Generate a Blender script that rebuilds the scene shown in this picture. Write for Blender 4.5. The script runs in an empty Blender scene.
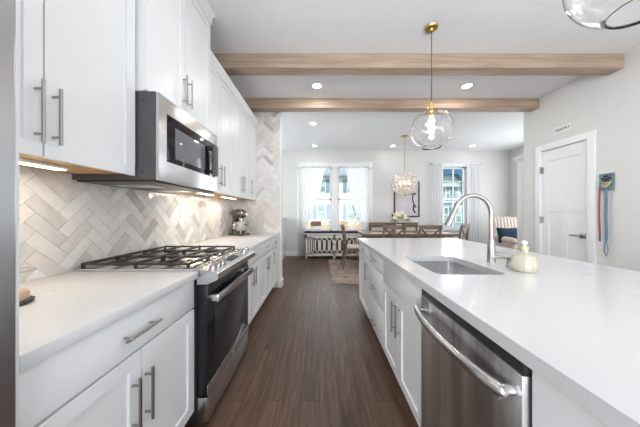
import bpy, bmesh, math, random
from mathutils import Vector, Matrix
random.seed(7)
C = bpy.context.scene.collection
S = bpy.context.scene
PI = math.pi
# ------------------------------------------------------------------ camera, world, sun, window daylight, added fill lights, exposure
FPX = 225.0
cd = bpy.data.cameras.new('camera'); cam = bpy.data.objects.new('camera', cd); C.objects.link(cam)
cam.location = (0, 0, 1.25); cam.rotation_euler = (PI/2, 0, 0)
cd.sensor_width = 36; cd.lens = FPX/640*36; cd.clip_start = .02; cd.clip_end = 300
S.camera = cam
W = bpy.data.worlds.new('sky'); S.world = W; W.use_nodes = True
wn = W.node_tree.nodes; wl = W.node_tree.links
bg = wn['Background']
tc = wn.new('ShaderNodeTexCoord'); sx = wn.new('ShaderNodeSeparateXYZ'); rp = wn.new('ShaderNodeValToRGB')
wl.new(tc.outputs['Generated'], sx.inputs[0]); wl.new(sx.outputs['Z'], rp.inputs[0]); wl.new(rp.outputs[0], bg.inputs[0])
rp.color_ramp.elements[0].color = (.84, .91, .97, 1); rp.color_ramp.elements[0].position = .0
rp.color_ramp.elements[1].color = (.42, .68, .92, 1); rp.color_ramp.elements[1].position = .6
bg.inputs[1].default_value = 1.0
def lamp(name, kind, loc, power, size=None, rot=(0,0,0), color=(1,1,1), sy=None, parent=None, shape=None, spread=None):
    d = bpy.data.lights.new(name, kind); d.energy = power; d.color = color
    if kind == 'AREA':
        d.size = size
        if sy: d.shape = 'RECTANGLE'; d.size_y = sy
        if shape: d.shape = shape
        if spread: d.spread = spread
    elif kind == 'POINT' and size: d.shadow_soft_size = size
    o = bpy.data.objects.new(name, d); C.objects.link(o); o.location = loc; o.rotation_euler = rot
    if parent: o.parent = parent
    return o
sun = lamp('sun', 'SUN', (0, 0, 30), 4.2, rot=(math.radians(38), 0, math.radians(-20)), color=(1, .96, .9)); sun.data.angle = .05
DAY = (.90, .95, 1.0)
lamp('fill_light_rear', 'AREA', (1.0, -3.85, 1.15), 125, 4.4, (PI/2+.3, 0, 0), DAY, sy=1.6)  # added soft fill at the made-up opening behind the camera
lamp('daylight_window_double', 'AREA', (.42, 6.95, 1.8), 36, 2.0, (-PI/2, 0, 0), DAY, sy=1.8)
lamp('daylight_window_single', 'AREA', (3.95, 6.95, 1.8), 20, .8, (-PI/2, 0, 0), DAY, sy=1.8)
lamp('fill_light_left', 'AREA', (-1.38, -2.2, 1.15), 125, 2.4, (PI/2+.3, 0, -PI/2+.75), DAY, sy=1.2)  # added fill from the left, brightens right wall, ceiling and island face
lamp('fill_light_right', 'AREA', (3.44, -1.2, 1.2), 52, 2.6, (PI/2+.35, 0, PI/2-.3), DAY, sy=1.2)  # added fill from the right, out of view, brightens the left cabinets
lamp('fill_light_stair', 'AREA', (-2.5, 5.2, 1.9), 30, 1.6, (PI/2+.15, 0, -PI/2), DAY, sy=1.5)  # added fill on the stair side, no window there
lamp('fill_light_side_room', 'AREA', (5.50, 5.1, 1.7), 32, 1.4, (PI/2, 0, PI/2), DAY, sy=1.8)  # added fill for the far ceiling and walls, no window modelled
S.cycles.caustics_reflective = False; S.cycles.caustics_refractive = False
S.view_settings.view_transform = 'Standard'; S.view_settings.look = 'None'
S.view_settings.exposure = 0.34; S.view_settings.gamma = 1.0; S.view_settings.use_curve_mapping = False
# ------------------------------------------------------------------ materials
def mat(name, col, rough=.5, metal=0, var=.03, vscale=8, bump=0, bscale=40, stretch=(1,1,1), coat=0, emit=None, estr=0, spec=.5, trans=0, sub=0, sheen=0):
    m = bpy.data.materials.new(name); m.use_nodes = True
    n = m.node_tree.nodes; l = m.node_tree.links; p = n['Principled BSDF']
    p.inputs['Roughness'].default_value = rough; p.inputs['Metallic'].default_value = metal
    p.inputs['Specular IOR Level'].default_value = spec
    p.inputs['Coat Weight'].default_value = coat; p.inputs['Coat Roughness'].default_value = .08
    p.inputs['Transmission Weight'].default_value = trans
    p.inputs['Sheen Weight'].default_value = sheen
    t = n.new('ShaderNodeTexCoord'); mp = n.new('ShaderNodeMapping'); mp.inputs['Scale'].default_value = stretch
    l.new(t.outputs['Object'], mp.inputs[0])
    ns = n.new('ShaderNodeTexNoise'); ns.inputs['Scale'].default_value = vscale; ns.inputs['Detail'].default_value = 3
    l.new(mp.outputs[0], ns.inputs[0])
    r = n.new('ShaderNodeValToRGB'); c = col
    r.color_ramp.elements[0].color = tuple(max(0, x*(1-var*1.5)) for x in c)+(1,); r.color_ramp.elements[0].position = .3
    r.color_ramp.elements[1].color = tuple(min(1, x*(1+var)) for x in c)+(1,); r.color_ramp.elements[1].position = .7
    l.new(ns.outputs[0], r.inputs[0]); l.new(r.outputs[0], p.inputs['Base Color'])
    if bump:
        b = n.new('ShaderNodeBump'); b.inputs['Strength'].default_value = bump; b.inputs['Distance'].default_value = .01
        n2 = n.new('ShaderNodeTexNoise'); n2.inputs['Scale'].default_value = bscale; l.new(mp.outputs[0], n2.inputs[0])
        l.new(n2.outputs[0], b.inputs['Height']); l.new(b.outputs[0], p.inputs['Normal'])
    if emit:
        p.inputs['Emission Color'].default_value = emit+(1,); p.inputs['Emission Strength'].default_value = estr
    return m
M = {}
M['wall'] = mat('wall_paint', (.73, .72, .70), .8, var=.01, bump=.05, bscale=200)
M['ceiling'] = mat('ceiling_paint', (.89, .90, .91), .85, var=.01, bump=.05, bscale=150)
M['trim'] = mat('trim_white', (.86, .86, .865), .4, var=.01)
M['cab'] = mat('cabinet_white_paint', (.80, .81, .82), .33, var=.008)
M['dark'] = mat('dark_gap', (.03, .03, .03), .7)
M['steel'] = mat('brushed_steel', (.68, .68, .69), .26, 1, var=.06, vscale=6, stretch=(1, 1, 60))
M['steel_h'] = mat('satin_steel_bar', (.62, .62, .63), .27, 1, var=.02)
M['steel_f'] = mat('fridge_brushed_steel', (.50, .51, .53), .34, 1, var=.12, vscale=3, stretch=(1, 1, .2))
M['steel_v'] = mat('vertical_brushed_steel', (.84, .82, .81), .32, 1, var=.34, vscale=2.2, stretch=(1, 6, .25), bump=.03, bscale=30)
M['nickel'] = mat('brushed_nickel', (.38, .37, .36), .28, 1, var=.05)
M['brass'] = mat('aged_brass', (.72, .47, .17), .28, 1, var=.08)
M['iron'] = mat('cast_iron', (.035, .032, .03), .45, 0, var=.2, bump=.2, bscale=120)
M['black'] = mat('black_plastic', (.02, .02, .022), .35)
M['blackglass'] = mat('black_glass', (.012, .013, .015), .08, 0, spec=.35)
M['smoke'] = mat('smoked_glass', (.17, .17, .18), .12, 0, spec=.4)
M['ovenwin'] = mat('dark_oven_glass', (.03, .03, .032), .12, 0, spec=.35)
M['darksteel'] = mat('dark_grey_sheet', (.10, .10, .105), .45, .3, var=.05)
M['beam'] = None
M['cream_fabric'] = mat('cream_upholstery', (.66, .55, .48), .9, var=.12, vscale=30, bump=.3, bscale=200, sheen=.3)
M['navy'] = mat('navy_fabric', (.005, .035, .065), .9, var=.2, bump=.2, bscale=200)
M['navy_cushion'] = mat('navy_cushion', (.03, .03, .08), .9, var=.2)
M['seat_fabric'] = mat('pale_seat_fabric', (.68, .60, .55), .9, var=.08, bump=.2, bscale=150)
M['white_fabric'] = mat('white_fabric', (.8, .8, .8), .9, var=.03)
M['ceramic'] = mat('white_ceramic', (.82, .82, .80), .2, coat=.5)
M['leaf'] = mat('leaf_green', (.06, .17, .04), .5, var=.4, vscale=20)
M['petal'] = mat('cream_petals', (.85, .78, .62), .7, var=.12, vscale=40)
M['terracotta'] = mat('reddish_brown_pot', (.30, .15, .10), .6, var=.2)
M['sign'] = mat('sign_white', (.82, .82, .78), .6)
M['ink'] = mat('grey_ink', (.10, .10, .10), .7)
M['plaque'] = mat('weathered_blue_metal', (.20, .29, .34), .5, .2, var=.3, vscale=15)
M['paw'] = mat('black_paint', (.02, .02, .03), .5)
M['yellow'] = mat('yellow_paint', (.75, .60, .22), .5, var=.2)
M['orange'] = mat('orange_webbing', (.36, .12, .06), .8, var=.15, vscale=60)
M['blue'] = mat('blue_webbing', (.17, .28, .40), .8, var=.15, vscale=60)
M['pale_soap'] = mat('pale_amber_liquid', (.93, .87, .70), .12, trans=.55, var=.05, coat=.5)
M['pink'] = mat('pale_pink_linen', (.72, .56, .50), .9, var=.05)
M['cab_under'] = mat('cabinet_underside_maple', (.60, .36, .14), .5, var=.1, stretch=(1,8,1))
M['crate'] = mat('cream_white_paint', (.72, .69, .63), .5, var=.03)
M['siding'] = mat('white_siding', (.85, .84, .80), .8, var=.03)
M['siding_grey'] = mat('blue_grey_siding', (.34, .42, .47), .8, var=.06)
M['siding_pale'] = mat('pale_teal_siding', (.54, .65, .68), .8, var=.05)
M['shutter'] = mat('slate_blue_shutter', (.17, .26, .40), .7, var=.1)
M['roof'] = mat('grey_roof', (.28, .32, .36), .8, var=.2)
M['roof_blue'] = mat('deep_blue_roof', (.035, .14, .26), .8, var=.15)
M['farglass'] = mat('green_tinted_glazing', (.28, .42, .36), .15, var=.35, vscale=1.2)
M['grass'] = mat('lawn', (.12, .2, .06), .9, var=.3)
M['silver'] = mat('polished_silver', (.62, .60, .58), .12, 1, var=.04)
M['bronze'] = mat('copper_bronze_enamel', (.13, .105, .09), .18, .8, coat=1, var=.1)
M['lampglow'] = mat('lamp_lens_glow', (1, 1, 1), .5, emit=(1, .98, .95), estr=9)
M['bulbglow'] = mat('bulb_glow', (1, .95, .9), .5, emit=(1, .86, .68), estr=14)
M['crystalglow'] = mat('candle_bulb_glow', (1, .95, .9), .5, emit=(1, .85, .66), estr=4)
M['striplight'] = mat('warm_strip_glow', (1, .95, .9), .5, emit=(1, .80, .52), estr=7)
M['crystal'] = mat('crystal_facets', (.86, .83, .80), .08, 0, trans=.25, var=.08, vscale=25, coat=.5)

def wood(name, c1, c2, axis='X', rough=.5, scale=3.0, bump=.15):
    m = bpy.data.materials.new(name); m.use_nodes = True
    n = m.node_tree.nodes; l = m.node_tree.links; p = n['Principled BSDF']; p.inputs['Roughness'].default_value = rough
    t = n.new('ShaderNodeTexCoord'); mp = n.new('ShaderNodeMapping')
    s = {'X': (.6, 9, 9), 'Y': (9, .6, 9), 'Z': (9, 9, .6)}[axis]; mp.inputs['Scale'].default_value = s
    l.new(t.outputs['Object'], mp.inputs[0])
    ns = n.new('ShaderNodeTexNoise'); ns.inputs['Scale'].default_value = scale; ns.inputs['Detail'].default_value = 6; ns.inputs['Distortion'].default_value = .6
    l.new(mp.outputs[0], ns.inputs[0]); r = n.new('ShaderNodeValToRGB')
    r.color_ramp.elements[0].color = c1+(1,); r.color_ramp.elements[0].position = .32
    r.color_ramp.elements[1].color = c2+(1,); r.color_ramp.elements[1].position = .68
    l.new(ns.outputs[0], r.inputs[0]); l.new(r.outputs[0], p.inputs['Base Color'])
    b = n.new('ShaderNodeBump'); b.inputs['Strength'].default_value = bump; b.inputs['Distance'].default_value = .005
    l.new(ns.outputs[0], b.inputs['Height']); l.new(b.outputs[0], p.inputs['Normal'])
    return m
M['beam'] = wood('light_oak_beam', (.36, .255, .185), (.53, .40, .30), 'X')
M['furn'] = wood('weathered_brown_wood', (.09, .055, .035), (.21, .14, .095), 'Z', .5, 2)
M['furnx'] = wood('weathered_brown_tabletop', (.10, .06, .04), (.24, .16, .11), 'X', .45, 2)
M['traywood'] = wood('pale_maple', (.50, .33, .22), (.66, .47, .34), 'X', .5, 2)

def floor_mat():
    m = bpy.data.materials.new('brown_hardwood_planks'); m.use_nodes = True
    n = m.node_tree.nodes; l = m.node_tree.links; p = n['Principled BSDF']
    t = n.new('ShaderNodeTexCoord'); mp = n.new('ShaderNodeMapping'); mp.inputs['Rotation'].default_value = (0, 0, PI/2)
    l.new(t.outputs['Object'], mp.inputs[0])
    bk = n.new('ShaderNodeTexBrick'); l.new(mp.outputs[0], bk.inputs[0])
    bk.inputs['Scale'].default_value = 1; bk.inputs['Brick Width'].default_value = 1.5; bk.inputs['Row Height'].default_value = .127
    bk.inputs['Mortar Size'].default_value = .0015; bk.offset = .37; bk.inputs['Bias'].default_value = 0
    bk.inputs['Color1'].default_value = (.0, .0, .0, 1); bk.inputs['Color2'].default_value = (1, 1, 1, 1); bk.inputs['Mortar'].default_value = (.5, .5, .5, 1)
    mp2 = n.new('ShaderNodeMapping'); mp2.inputs['Scale'].default_value = (11, .8, 1); l.new(t.outputs['Object'], mp2.inputs[0])
    # offset the grain from plank to plank
    ad = n.new('ShaderNodeVectorMath'); ad.operation = 'MULTIPLY_ADD'; ad.inputs[1].default_value = (7, 9, 5)
    l.new(bk.outputs['Color'], ad.inputs[0]); l.new(mp2.outputs[0], ad.inputs[2])
    ns = n.new('ShaderNodeTexNoise'); ns.inputs['Scale'].default_value = 2.2; ns.inputs['Detail'].default_value = 7; ns.inputs['Distortion'].default_value = 1.2
    l.new(ad.outputs[0], ns.inputs[0])
    r = n.new('ShaderNodeValToRGB'); l.new(ns.outputs[0], r.inputs[0])
    r.color_ramp.elements[0].color = (.054, .026, .015, 1); r.color_ramp.elements[0].position = .3
    r.color_ramp.elements[1].color = (.15, .083, .054, 1); r.color_ramp.elements[1].position = .72
    mx = n.new('ShaderNodeMix'); mx.data_type = 'RGBA'; mx.blend_type = 'MULTIPLY'; mx.inputs['Factor'].default_value = 1
    r2 = n.new('ShaderNodeValToRGB'); r2.color_ramp.elements[0].color = (.78, .78, .78, 1); r2.color_ramp.elements[1].color = (1.15, 1.12, 1.1, 1)
    l.new(bk.outputs['Color'], r2.inputs[0]); l.new(r.outputs[0], mx.inputs[6]); l.new(r2.outputs[0], mx.inputs[7])
    m2 = n.new('ShaderNodeMix'); m2.data_type = 'RGBA'; l.new(bk.outputs['Fac'], m2.inputs['Factor']); l.new(mx.outputs[2], m2.inputs[6]); m2.inputs[7].default_value = (.02, .011, .008, 1)
    l.new(m2.outputs[2], p.inputs['Base Color'])
    p.inputs['Roughness'].default_value = .42; p.inputs['Specular IOR Level'].default_value = .4
    b = n.new('ShaderNodeBump'); b.inputs['Strength'].default_value = .12; b.inputs['Distance'].default_value = .004
    l.new(ns.outputs[0], b.inputs['Height']); l.new(b.outputs[0], p.inputs['Normal'])
    return m
M['floor'] = floor_mat()
def quartz(name='white_quartz', rough=.16):
    m = bpy.data.materials.new(name); m.use_nodes = True
    n = m.node_tree.nodes; l = m.node_tree.links; p = n['Principled BSDF']; p.inputs['Roughness'].default_value = rough
    t = n.new('ShaderNodeTexCoord')
    ns = n.new('ShaderNodeTexNoise'); ns.inputs['Scale'].default_value = 2.6; ns.inputs['Detail'].default_value = 8; ns.inputs['Distortion'].default_value = 1.6
    l.new(t.outputs['Object'], ns.inputs[0])
    r = n.new('ShaderNodeValToRGB'); l.new(ns.outputs[0], r.inputs[0]); e = r.color_ramp.elements
    e[0].color = (.63, .63, .64, 1); e[0].position = .485; e[1].color = (.63, .63, .64, 1); e[1].position = .515
    k = e.new(.5); k.color = (.48, .48, .49, 1)
    n3 = n.new('ShaderNodeTexNoise'); n3.inputs['Scale'].default_value = 5; l.new(t.outputs['Object'], n3.inputs[0])
    r3 = n.new('ShaderNodeValToRGB'); r3.color_ramp.elements[0].position = .5; r3.color_ramp.elements[1].position = .68; l.new(n3.outputs[0], r3.inputs[0])
    mx = n.new('ShaderNodeMix'); mx.data_type = 'RGBA'; l.new(r3.outputs[0], mx.inputs['Factor']); mx.inputs[6].default_value = (.63, .63, .64, 1)
    l.new(r.outputs[0], mx.inputs[7]); l.new(mx.outputs[2], p.inputs['Base Color'])
    return m
M['quartz'] = quartz(); M['quartz_satin'] = quartz('satin_white_quartz', .42)
def tile(name, c, n1=.5):
    m = mat(name, c, .08, 0, var=.05, vscale=14, bump=.9, bscale=16, coat=.4); return m
TILES = [tile('glazed_tile_white', (.82, .80, .78)), tile('glazed_tile_cream', (.77, .74, .71)), tile('glazed_tile_pale_grey', (.66, .64, .62)),
         tile('glazed_tile_grey', (.54, .52, .50)), tile('glazed_tile_blush', (.74, .69, .65))]
M['grout'] = mat('grout', (.84, .83, .81), .9)
def glass(name, col=(1,1,1), rough=0):
    m = bpy.data.materials.new(name); m.use_nodes = True; n = m.node_tree.nodes; l = m.node_tree.links
    n.remove(n['Principled BSDF']); o = n['Material Output']
    tr = n.new('ShaderNodeBsdfTransparent'); tr.inputs[0].default_value = col+(1,)
    gl = n.new('ShaderNodeBsdfGlossy'); gl.inputs['Roughness'].default_value = rough
    fr = n.new('ShaderNodeFresnel'); fr.inputs[0].default_value = 1.45
    mx = n.new('ShaderNodeMixShader'); l.new(fr.outputs[0], mx.inputs[0]); l.new(tr.outputs[0], mx.inputs[1]); l.new(gl.outputs[0], mx.inputs[2])
    l.new(mx.outputs[0], o.inputs[0]); return m
M['glass'] = glass('clear_glass', (.97, .985, .98))
M['globe'] = mat('clear_blown_glass', (1, 1, 1), 0, trans=1, var=0, bump=.08, bscale=9)
def sheer():
    m = bpy.data.materials.new('white_sheer_voile'); m.use_nodes = True; n = m.node_tree.nodes; l = m.node_tree.links
    n.remove(n['Principled BSDF']); o = n['Material Output']
    tl = n.new('ShaderNodeBsdfTranslucent'); tl.inputs[0].default_value = (.9, .9, .91, 1)
    df = n.new('ShaderNodeBsdfDiffuse'); df.inputs[0].default_value = (.86, .86, .87, 1)
    tr = n.new('ShaderNodeBsdfTransparent')
    wv = n.new('ShaderNodeTexNoise'); wv.inputs['Scale'].default_value = 60
    a = n.new('ShaderNodeMixShader'); a.inputs[0].default_value = .5; b = n.new('ShaderNodeMixShader')
    mr = n.new('ShaderNodeMapRange'); mr.inputs[3].default_value = .10; mr.inputs[4].default_value = .26
    l.new(wv.outputs[0], mr.inputs[0]); l.new(mr.outputs[0], b.inputs[0])
    l.new(tl.outputs[0], a.inputs[1]); l.new(df.outputs[0], a.inputs[2]); l.new(a.outputs[0], b.inputs[1]); l.new(tr.outputs[0], b.inputs[2])
    l.new(b.outputs[0], o.inputs[0]); return m
M['sheer'] = sheer()
def stone():
    m = bpy.data.materials.new('tan_stone_veneer'); m.use_nodes = True; n = m.node_tree.nodes; l = m.node_tree.links; p = n['Principled BSDF']
    t = n.new('ShaderNodeTexCoord'); v = n.new('ShaderNodeTexVoronoi'); v.inputs['Scale'].default_value = 2.2; l.new(t.outputs['Object'], v.inputs[0])
    r = n.new('ShaderNodeValToRGB'); r.color_ramp.elements[0].color = (.52, .33, .22, 1); r.color_ramp.elements[1].color = (.74, .56, .42, 1)
    l.new(v.outputs['Color'], r.inputs[0]); l.new(r.outputs[0], p.inputs['Base Color']); p.inputs['Roughness'].default_value = .9; return m
M['stone'] = stone()
def rugm():
    m = bpy.data.materials.new('faded_woven_rug'); m.use_nodes = True; n = m.node_tree.nodes; l = m.node_tree.links; p = n['Principled BSDF']; p.inputs['Roughness'].default_value = 1
    t = n.new('ShaderNodeTexCoord'); v = n.new('ShaderNodeTexVoronoi'); v.inputs['Scale'].default_value = 7; v.distance = 'MANHATTAN'; l.new(t.outputs['Object'], v.inputs[0])
    ns = n.new('ShaderNodeTexNoise'); ns.inputs['Scale'].default_value = 30; l.new(t.outputs['Object'], ns.inputs[0])
    mt = n.new('ShaderNodeMath'); mt.operation = 'MULTIPLY'; l.new(v.outputs[0], mt.inputs[0]); l.new(ns.outputs[0], mt.inputs[1])
    r = n.new('ShaderNodeValToRGB'); r.color_ramp.elements[0].color = (.15, .105, .085, 1); r.color_ramp.elements[1].color = (.34, .27, .23, 1); r.color_ramp.elements[1].position = .5
    l.new(mt.outputs[0], r.inputs[0]); l.new(r.outputs[0], p.inputs['Base Color']); return m
M['rug'] = rugm()
# ------------------------------------------------------------------ mesh helpers
def B(): return bmesh.new()
def _m(bm, vs, mi):
    s = set(vs)
    for f in bm.faces:
        if mi and all(v in s for v in f.verts): f.material_index = mi
def box(bm, x0, x1, y0, y1, z0, z1, bev=0, mi=0, seg=2):
    x0, x1 = sorted((x0, x1)); y0, y1 = sorted((y0, y1)); z0, z1 = sorted((z0, z1))
    r = bmesh.ops.create_cube(bm, size=1); vs = r['verts']
    for v in vs: v.co = Vector((x0+(v.co.x+.5)*(x1-x0), y0+(v.co.y+.5)*(y1-y0), z0+(v.co.z+.5)*(z1-z0)))
    if mi: _m(bm, vs, mi)
    if bev:
        es = list({e for v in vs for e in v.link_edges})
        bmesh.ops.bevel(bm, geom=es, offset=min(bev, .49*min(x1-x0, y1-y0, z1-z0)), segments=seg, affect='EDGES', profile=.5)
    return vs
def rot_box(bm, c, size, rot, bev=0):
    """box centred on c, size, rotated by Matrix rot"""
    t = B(); box(t, -size[0]/2, size[0]/2, -size[1]/2, size[1]/2, -size[2]/2, size[2]/2, bev)
    t.transform(Matrix.Translation(c) @ rot.to_4x4()); merge(bm, t)
def merge(bm, t):
    me = bpy.data.meshes.new('t'); t.to_mesh(me); t.free(); bm.from_mesh(me); bpy.data.meshes.remove(me)
def cyl(bm, p0, p1, r0, r1=None, seg=16, cap=True):
    p0 = Vector(p0); p1 = Vector(p1); r1 = r0 if r1 is None else r1; d = p1-p0
    q = d.to_track_quat('Z', 'Y').to_matrix().to_4x4()
    bmesh.ops.create_cone(bm, cap_ends=cap, segments=seg, radius1=r0, radius2=r1, depth=d.length, matrix=Matrix.Translation((p0+p1)/2) @ q)
def lathe(bm, prof, c=(0,0,0), seg=32, axis='Z'):
    rings = []
    for r, z in prof:
        ring = []
        for i in range(seg):
            a = 2*PI*i/seg
            ring.append(bm.verts.new((c[0]+r*math.cos(a), c[1]+r*math.sin(a), c[2]+z)))
        rings.append(ring)
    for a, b in zip(rings, rings[1:]):
        for i in range(seg):
            j = (i+1) % seg; bm.faces.new((a[i], a[j], b[j], b[i]))
    return rings
def tube(bm, pts, rad, seg=10, flat=None, cap=True, up=None):
    """tube through pts; rad number or list; flat=(a,b) elliptical section multiplier"""
    pts = [Vector(p) for p in pts]; n = len(pts); rings = []
    rads = rad if isinstance(rad, (list, tuple)) else [rad]*n
    u = Vector(up) if up else None
    for i, p in enumerate(pts):
        d = (pts[min(i+1, n-1)]-pts[max(i-1, 0)]).normalized()
        if u is None: u = d.orthogonal()
        u = (u - d*u.dot(d)).normalized(); w = d.cross(u)
        fa, fb = flat or (1, 1)
        rings.append([bm.verts.new(p+rads[i]*(u*math.cos(2*PI*k/seg)*fa+w*math.sin(2*PI*k/seg)*fb)) for k in range(seg)])
    for a, b in zip(rings, rings[1:]):
        for k in range(seg):
            j = (k+1) % seg; bm.faces.new((a[k], a[j], b[j], b[k]))
    if cap:
        bm.faces.new(rings[0][::-1]); bm.faces.new(rings[-1])
def ball(bm, c, r, sc=(1,1,1), u=16, v=10):
    rr = bmesh.ops.create_uvsphere(bm, u_segments=u, v_segments=v, radius=r)
    for w in rr['verts']: w.co = Vector((w.co.x*sc[0]+c[0], w.co.y*sc[1]+c[1], w.co.z*sc[2]+c[2]))
    return rr['verts']
def prism(bm, poly, axis, a0, a1):
    """extrude a 2D polygon along axis ('x','y','z')"""
    def P(p, a): return {'x': (a, p[0], p[1]), 'y': (p[0], a, p[1]), 'z': (p[0], p[1], a)}[axis]
    va = [bm.verts.new(P(p, a0)) for p in poly]; vb = [bm.verts.new(P(p, a1)) for p in poly]
    bm.faces.new(va[::-1]); bm.faces.new(vb); n = len(poly)
    for i in range(n):
        j = (i+1) % n; bm.faces.new((va[i], va[j], vb[j], vb[i]))
def obj(name, bm, m, parent=None, smooth=None, world=True):
    """link bm as one mesh object. Children are given in world coordinates when world=True."""
    if parent is not None and world:
        ch = []; p = parent
        off = Vector((0, 0, 0))
        while p is not None: off += p.location; p = p.parent
        bmesh.ops.translate(bm, verts=bm.verts, vec=-off)
    bmesh.ops.recalc_face_normals(bm, faces=bm.faces)
    me = bpy.data.meshes.new(name); bm.to_mesh(me); bm.free()
    for mm in (m if isinstance(m, (list, tuple)) else [m]): me.materials.append(mm)
    if smooth is not None:
        for p_ in me.polygons: p_.use_smooth = True
        if smooth < 180:
            try: me.set_sharp_from_angle(angle=math.radians(smooth))
            except Exception: pass
    o = bpy.data.objects.new(name, me); C.objects.link(o)
    if parent is not None: o.parent = parent
    return o
def tag(o, label, cat, group=None, kind=None):
    o['label'] = label; o['category'] = cat
    if group: o['group'] = group
    if kind: o['kind'] = kind
    return o
def thing(name, label, cat, loc=(0,0,0), rz=0, group=None):
    o = bpy.data.objects.new(name, None); C.objects.link(o); o.empty_display_size = .05
    o.location = loc; o.rotation_euler = (0, 0, rz); return tag(o, label, cat, group)
def copy_tree(o, parent=None):
    c = o.copy(); C.objects.link(c); c.parent = parent
    for ch in list(o.children): copy_tree(ch, c)
    return c
LAB = {}
def struct(name, bm, m, parent=None, smooth=None):
    o = obj(name, bm, m, parent, smooth)
    if parent is None: o['kind'] = 'structure'
    return o
def quick(name, boxes, m, parent=None, bev=0):
    bm = B()
    for b in boxes: box(bm, *b, bev=bev)
    return obj(name, bm, m, parent, smooth=30 if bev else None)
# ------------------------------------------------------------------ the shell
H = 3.10; XL = -1.46; XR = 3.52; YB = 6.60; YS = 3.80; XE = 5.57; YR = 3.89; DY0, DY1, DZ = 2.955, 3.575, 2.23; YN = -4.0; XLL = -2.6
def sbox(name, boxes, m, parent=None, bev=0):
    bm = B()
    for b in boxes: box(bm, *b, bev=bev)
    return struct(name, bm, m, parent, smooth=30 if bev else None)
sbox('floor', [(XLL-.15, XE+.15, YN-.15, YB+.15, -.1, 0)], M['floor'])
sbox('ceiling', [(XLL-.15, XE+.15, YN-.15, YB+.15, H, H+.12)], M['ceiling'])
sbox('wall_left', [(XL-.12, XL, YN, YS+.15, 0, H)], M['wall'])
sbox('wall_partition', [(XL, -.66, YS, YS+.15, 0, H)], M['wall'])
sbox('wall_left_dining', [(XLL-.12, XLL, YS, YB, 0, H)], M['wall'])
sbox('wall_left_return', [(XLL, XL-.12, YS, YS+.15, 0, H)], M['wall'])
sbox('wall_right', [(XR, XR+.12, YN, DY0-.05, 0, H), (XR, XR+.12, DY1+.05, YR, 0, H), (XR, XR+.12, DY0-.05, DY1+.05, DZ+.04, H), (XR+.1, XR+.12, DY0-.05, DY1+.05, 0, DZ+.04)], M['wall'])
sbox('wall_right_return', [(XR+.12, XE, YR-.12, YR, 0, H)], M['wall'])
sbox('wall_right_dining', [(XE, XE+.12, YR-.12, YB, 0, H)], M['wall'])
sbox('wall_rear', [(XL-.12, -1.3, YN-.12, YN, 0, H), (3.3, XR+.12, YN-.12, YN, 0, H), (-1.3, 3.3, YN-.12, YN, 2.9, H), (-1.3, 3.3, YN-.12, YN, 0, .3)], M['wall'])
# far wall with two window holes
W1 = (-.56, 1.42, .74, 2.62); W2 = (3.60, 4.30, .80, 2.62)
sbox('wall_far', [(XLL-.12, W1[0], YB, YB+.14, 0, H), (W1[1], W2[0], YB, YB+.14, 0, H), (W2[1], XE+.12, YB, YB+.14, 0, H),
     (W1[0], W1[1], YB, YB+.14, 0, W1[2]), (W1[0], W1[1], YB, YB+.14, W1[3], H), (W2[0], W2[1], YB, YB+.14, 0, W2[2]), (W2[0], W2[1], YB, YB+.14, W2[3], H)], M['wall'])
sbox('wall_half_stair', [(-1.12, -1.02, YS+.15, YB, 0, 1.10)], M['trim'])
sbox('trim_half_wall_cap', [(-1.15, -.99, YS+.15, YB, 1.10, 1.14)], M['trim'], bev=.008)
def baseb(name, boxes):
    bm = B()
    for b in boxes: box(bm, *b, bev=.004)
    return struct(name, bm, M['trim'], smooth=30)
baseb('baseboard_far', [(XLL, -.68, YB-.016, YB, 0, .14), (1.6, XE, YB-.016, YB, 0, .14), (-.68, 1.6, YB-.016, YB, 0, .14)])
baseb('baseboard_half_wall', [(-1.02, -1.004, YS+.15, YB-.02, 0, .14)])
baseb('baseboard_partition', [(-.704, -.645, YS-.016, YS+.166, 0, .13)])
baseb('baseboard_right', [(XR-.016, XR, YN, DY0-.091, 0, .14), (XR-.016, XR, DY1+.091, YR, 0, .14), (XR-.016, XR+.1, YR, YR+.016, 0, .14)])
sbox('trim_partition_corner', [(-.672, -.657, YS-.008, YS, .14, H)], M['trim'])
# windows
def window(n, x0, x1, z0, z1, mull, muntin):
    bm = B(); cw = .115
    for b in [(x0-cw, x0, YB-.025, YB, z0-.06, z1+cw), (x1, x1+cw, YB-.025, YB, z0-.06, z1+cw), (x0, x1, YB-.025, YB, z1, z1+cw), (x0-cw-.02, x1+cw+.02, YB-.035, YB, z1+cw, z1+cw+.03),
              (x0-cw-.02, x1+cw+.02, YB-.06, YB+.06, z0-.04, z0)]: box(bm, *b, bev=.004)
    w = struct('window_%d' % n, bm, M['trim'], smooth=30)
    bays = [(x0, x1)] if not mull else [(x0, (x0+x1)/2-.09), ((x0+x1)/2+.09, x1)]
    bm = B(); zm = (z0+z1)/2-.02
    if mull: box(bm, (x0+x1)/2-.09, (x0+x1)/2+.09, YB-.02, YB+.12, z0, z1, bev=.004)
    for a, b in bays:
        for y, q0, q1 in ((YB+.05, z0, zm+.02), (YB+.08, zm-.02, z1)):
            box(bm, a, a+.045, y, y+.03, q0, q1); box(bm, b-.045, b, y, y+.03, q0, q1)
            box(bm, a, b, y, y+.03, q0, q0+.045); box(bm, a, b, y, y+.03, q1-.04, q1)
        if muntin: 
            box(bm, (a+b)/2-.01, (a+b)/2+.01, YB+.06, YB+.10, z0, z1); 
            box(bm, a, b, YB+.085, YB+.10, zm+.50, zm+.52)
    fr = obj('window_frame', bm, M['trim'], w)
    for a, b in bays:
        for y, q0, q1 in ((YB+.063, z0, zm), (YB+.093, zm, z1)):
            bm = B(); box(bm, a+.04, b-.04, y, y+.004, q0+.03, q1-.03); obj('window_pane', bm, M['glass'], w)
    return w
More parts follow.
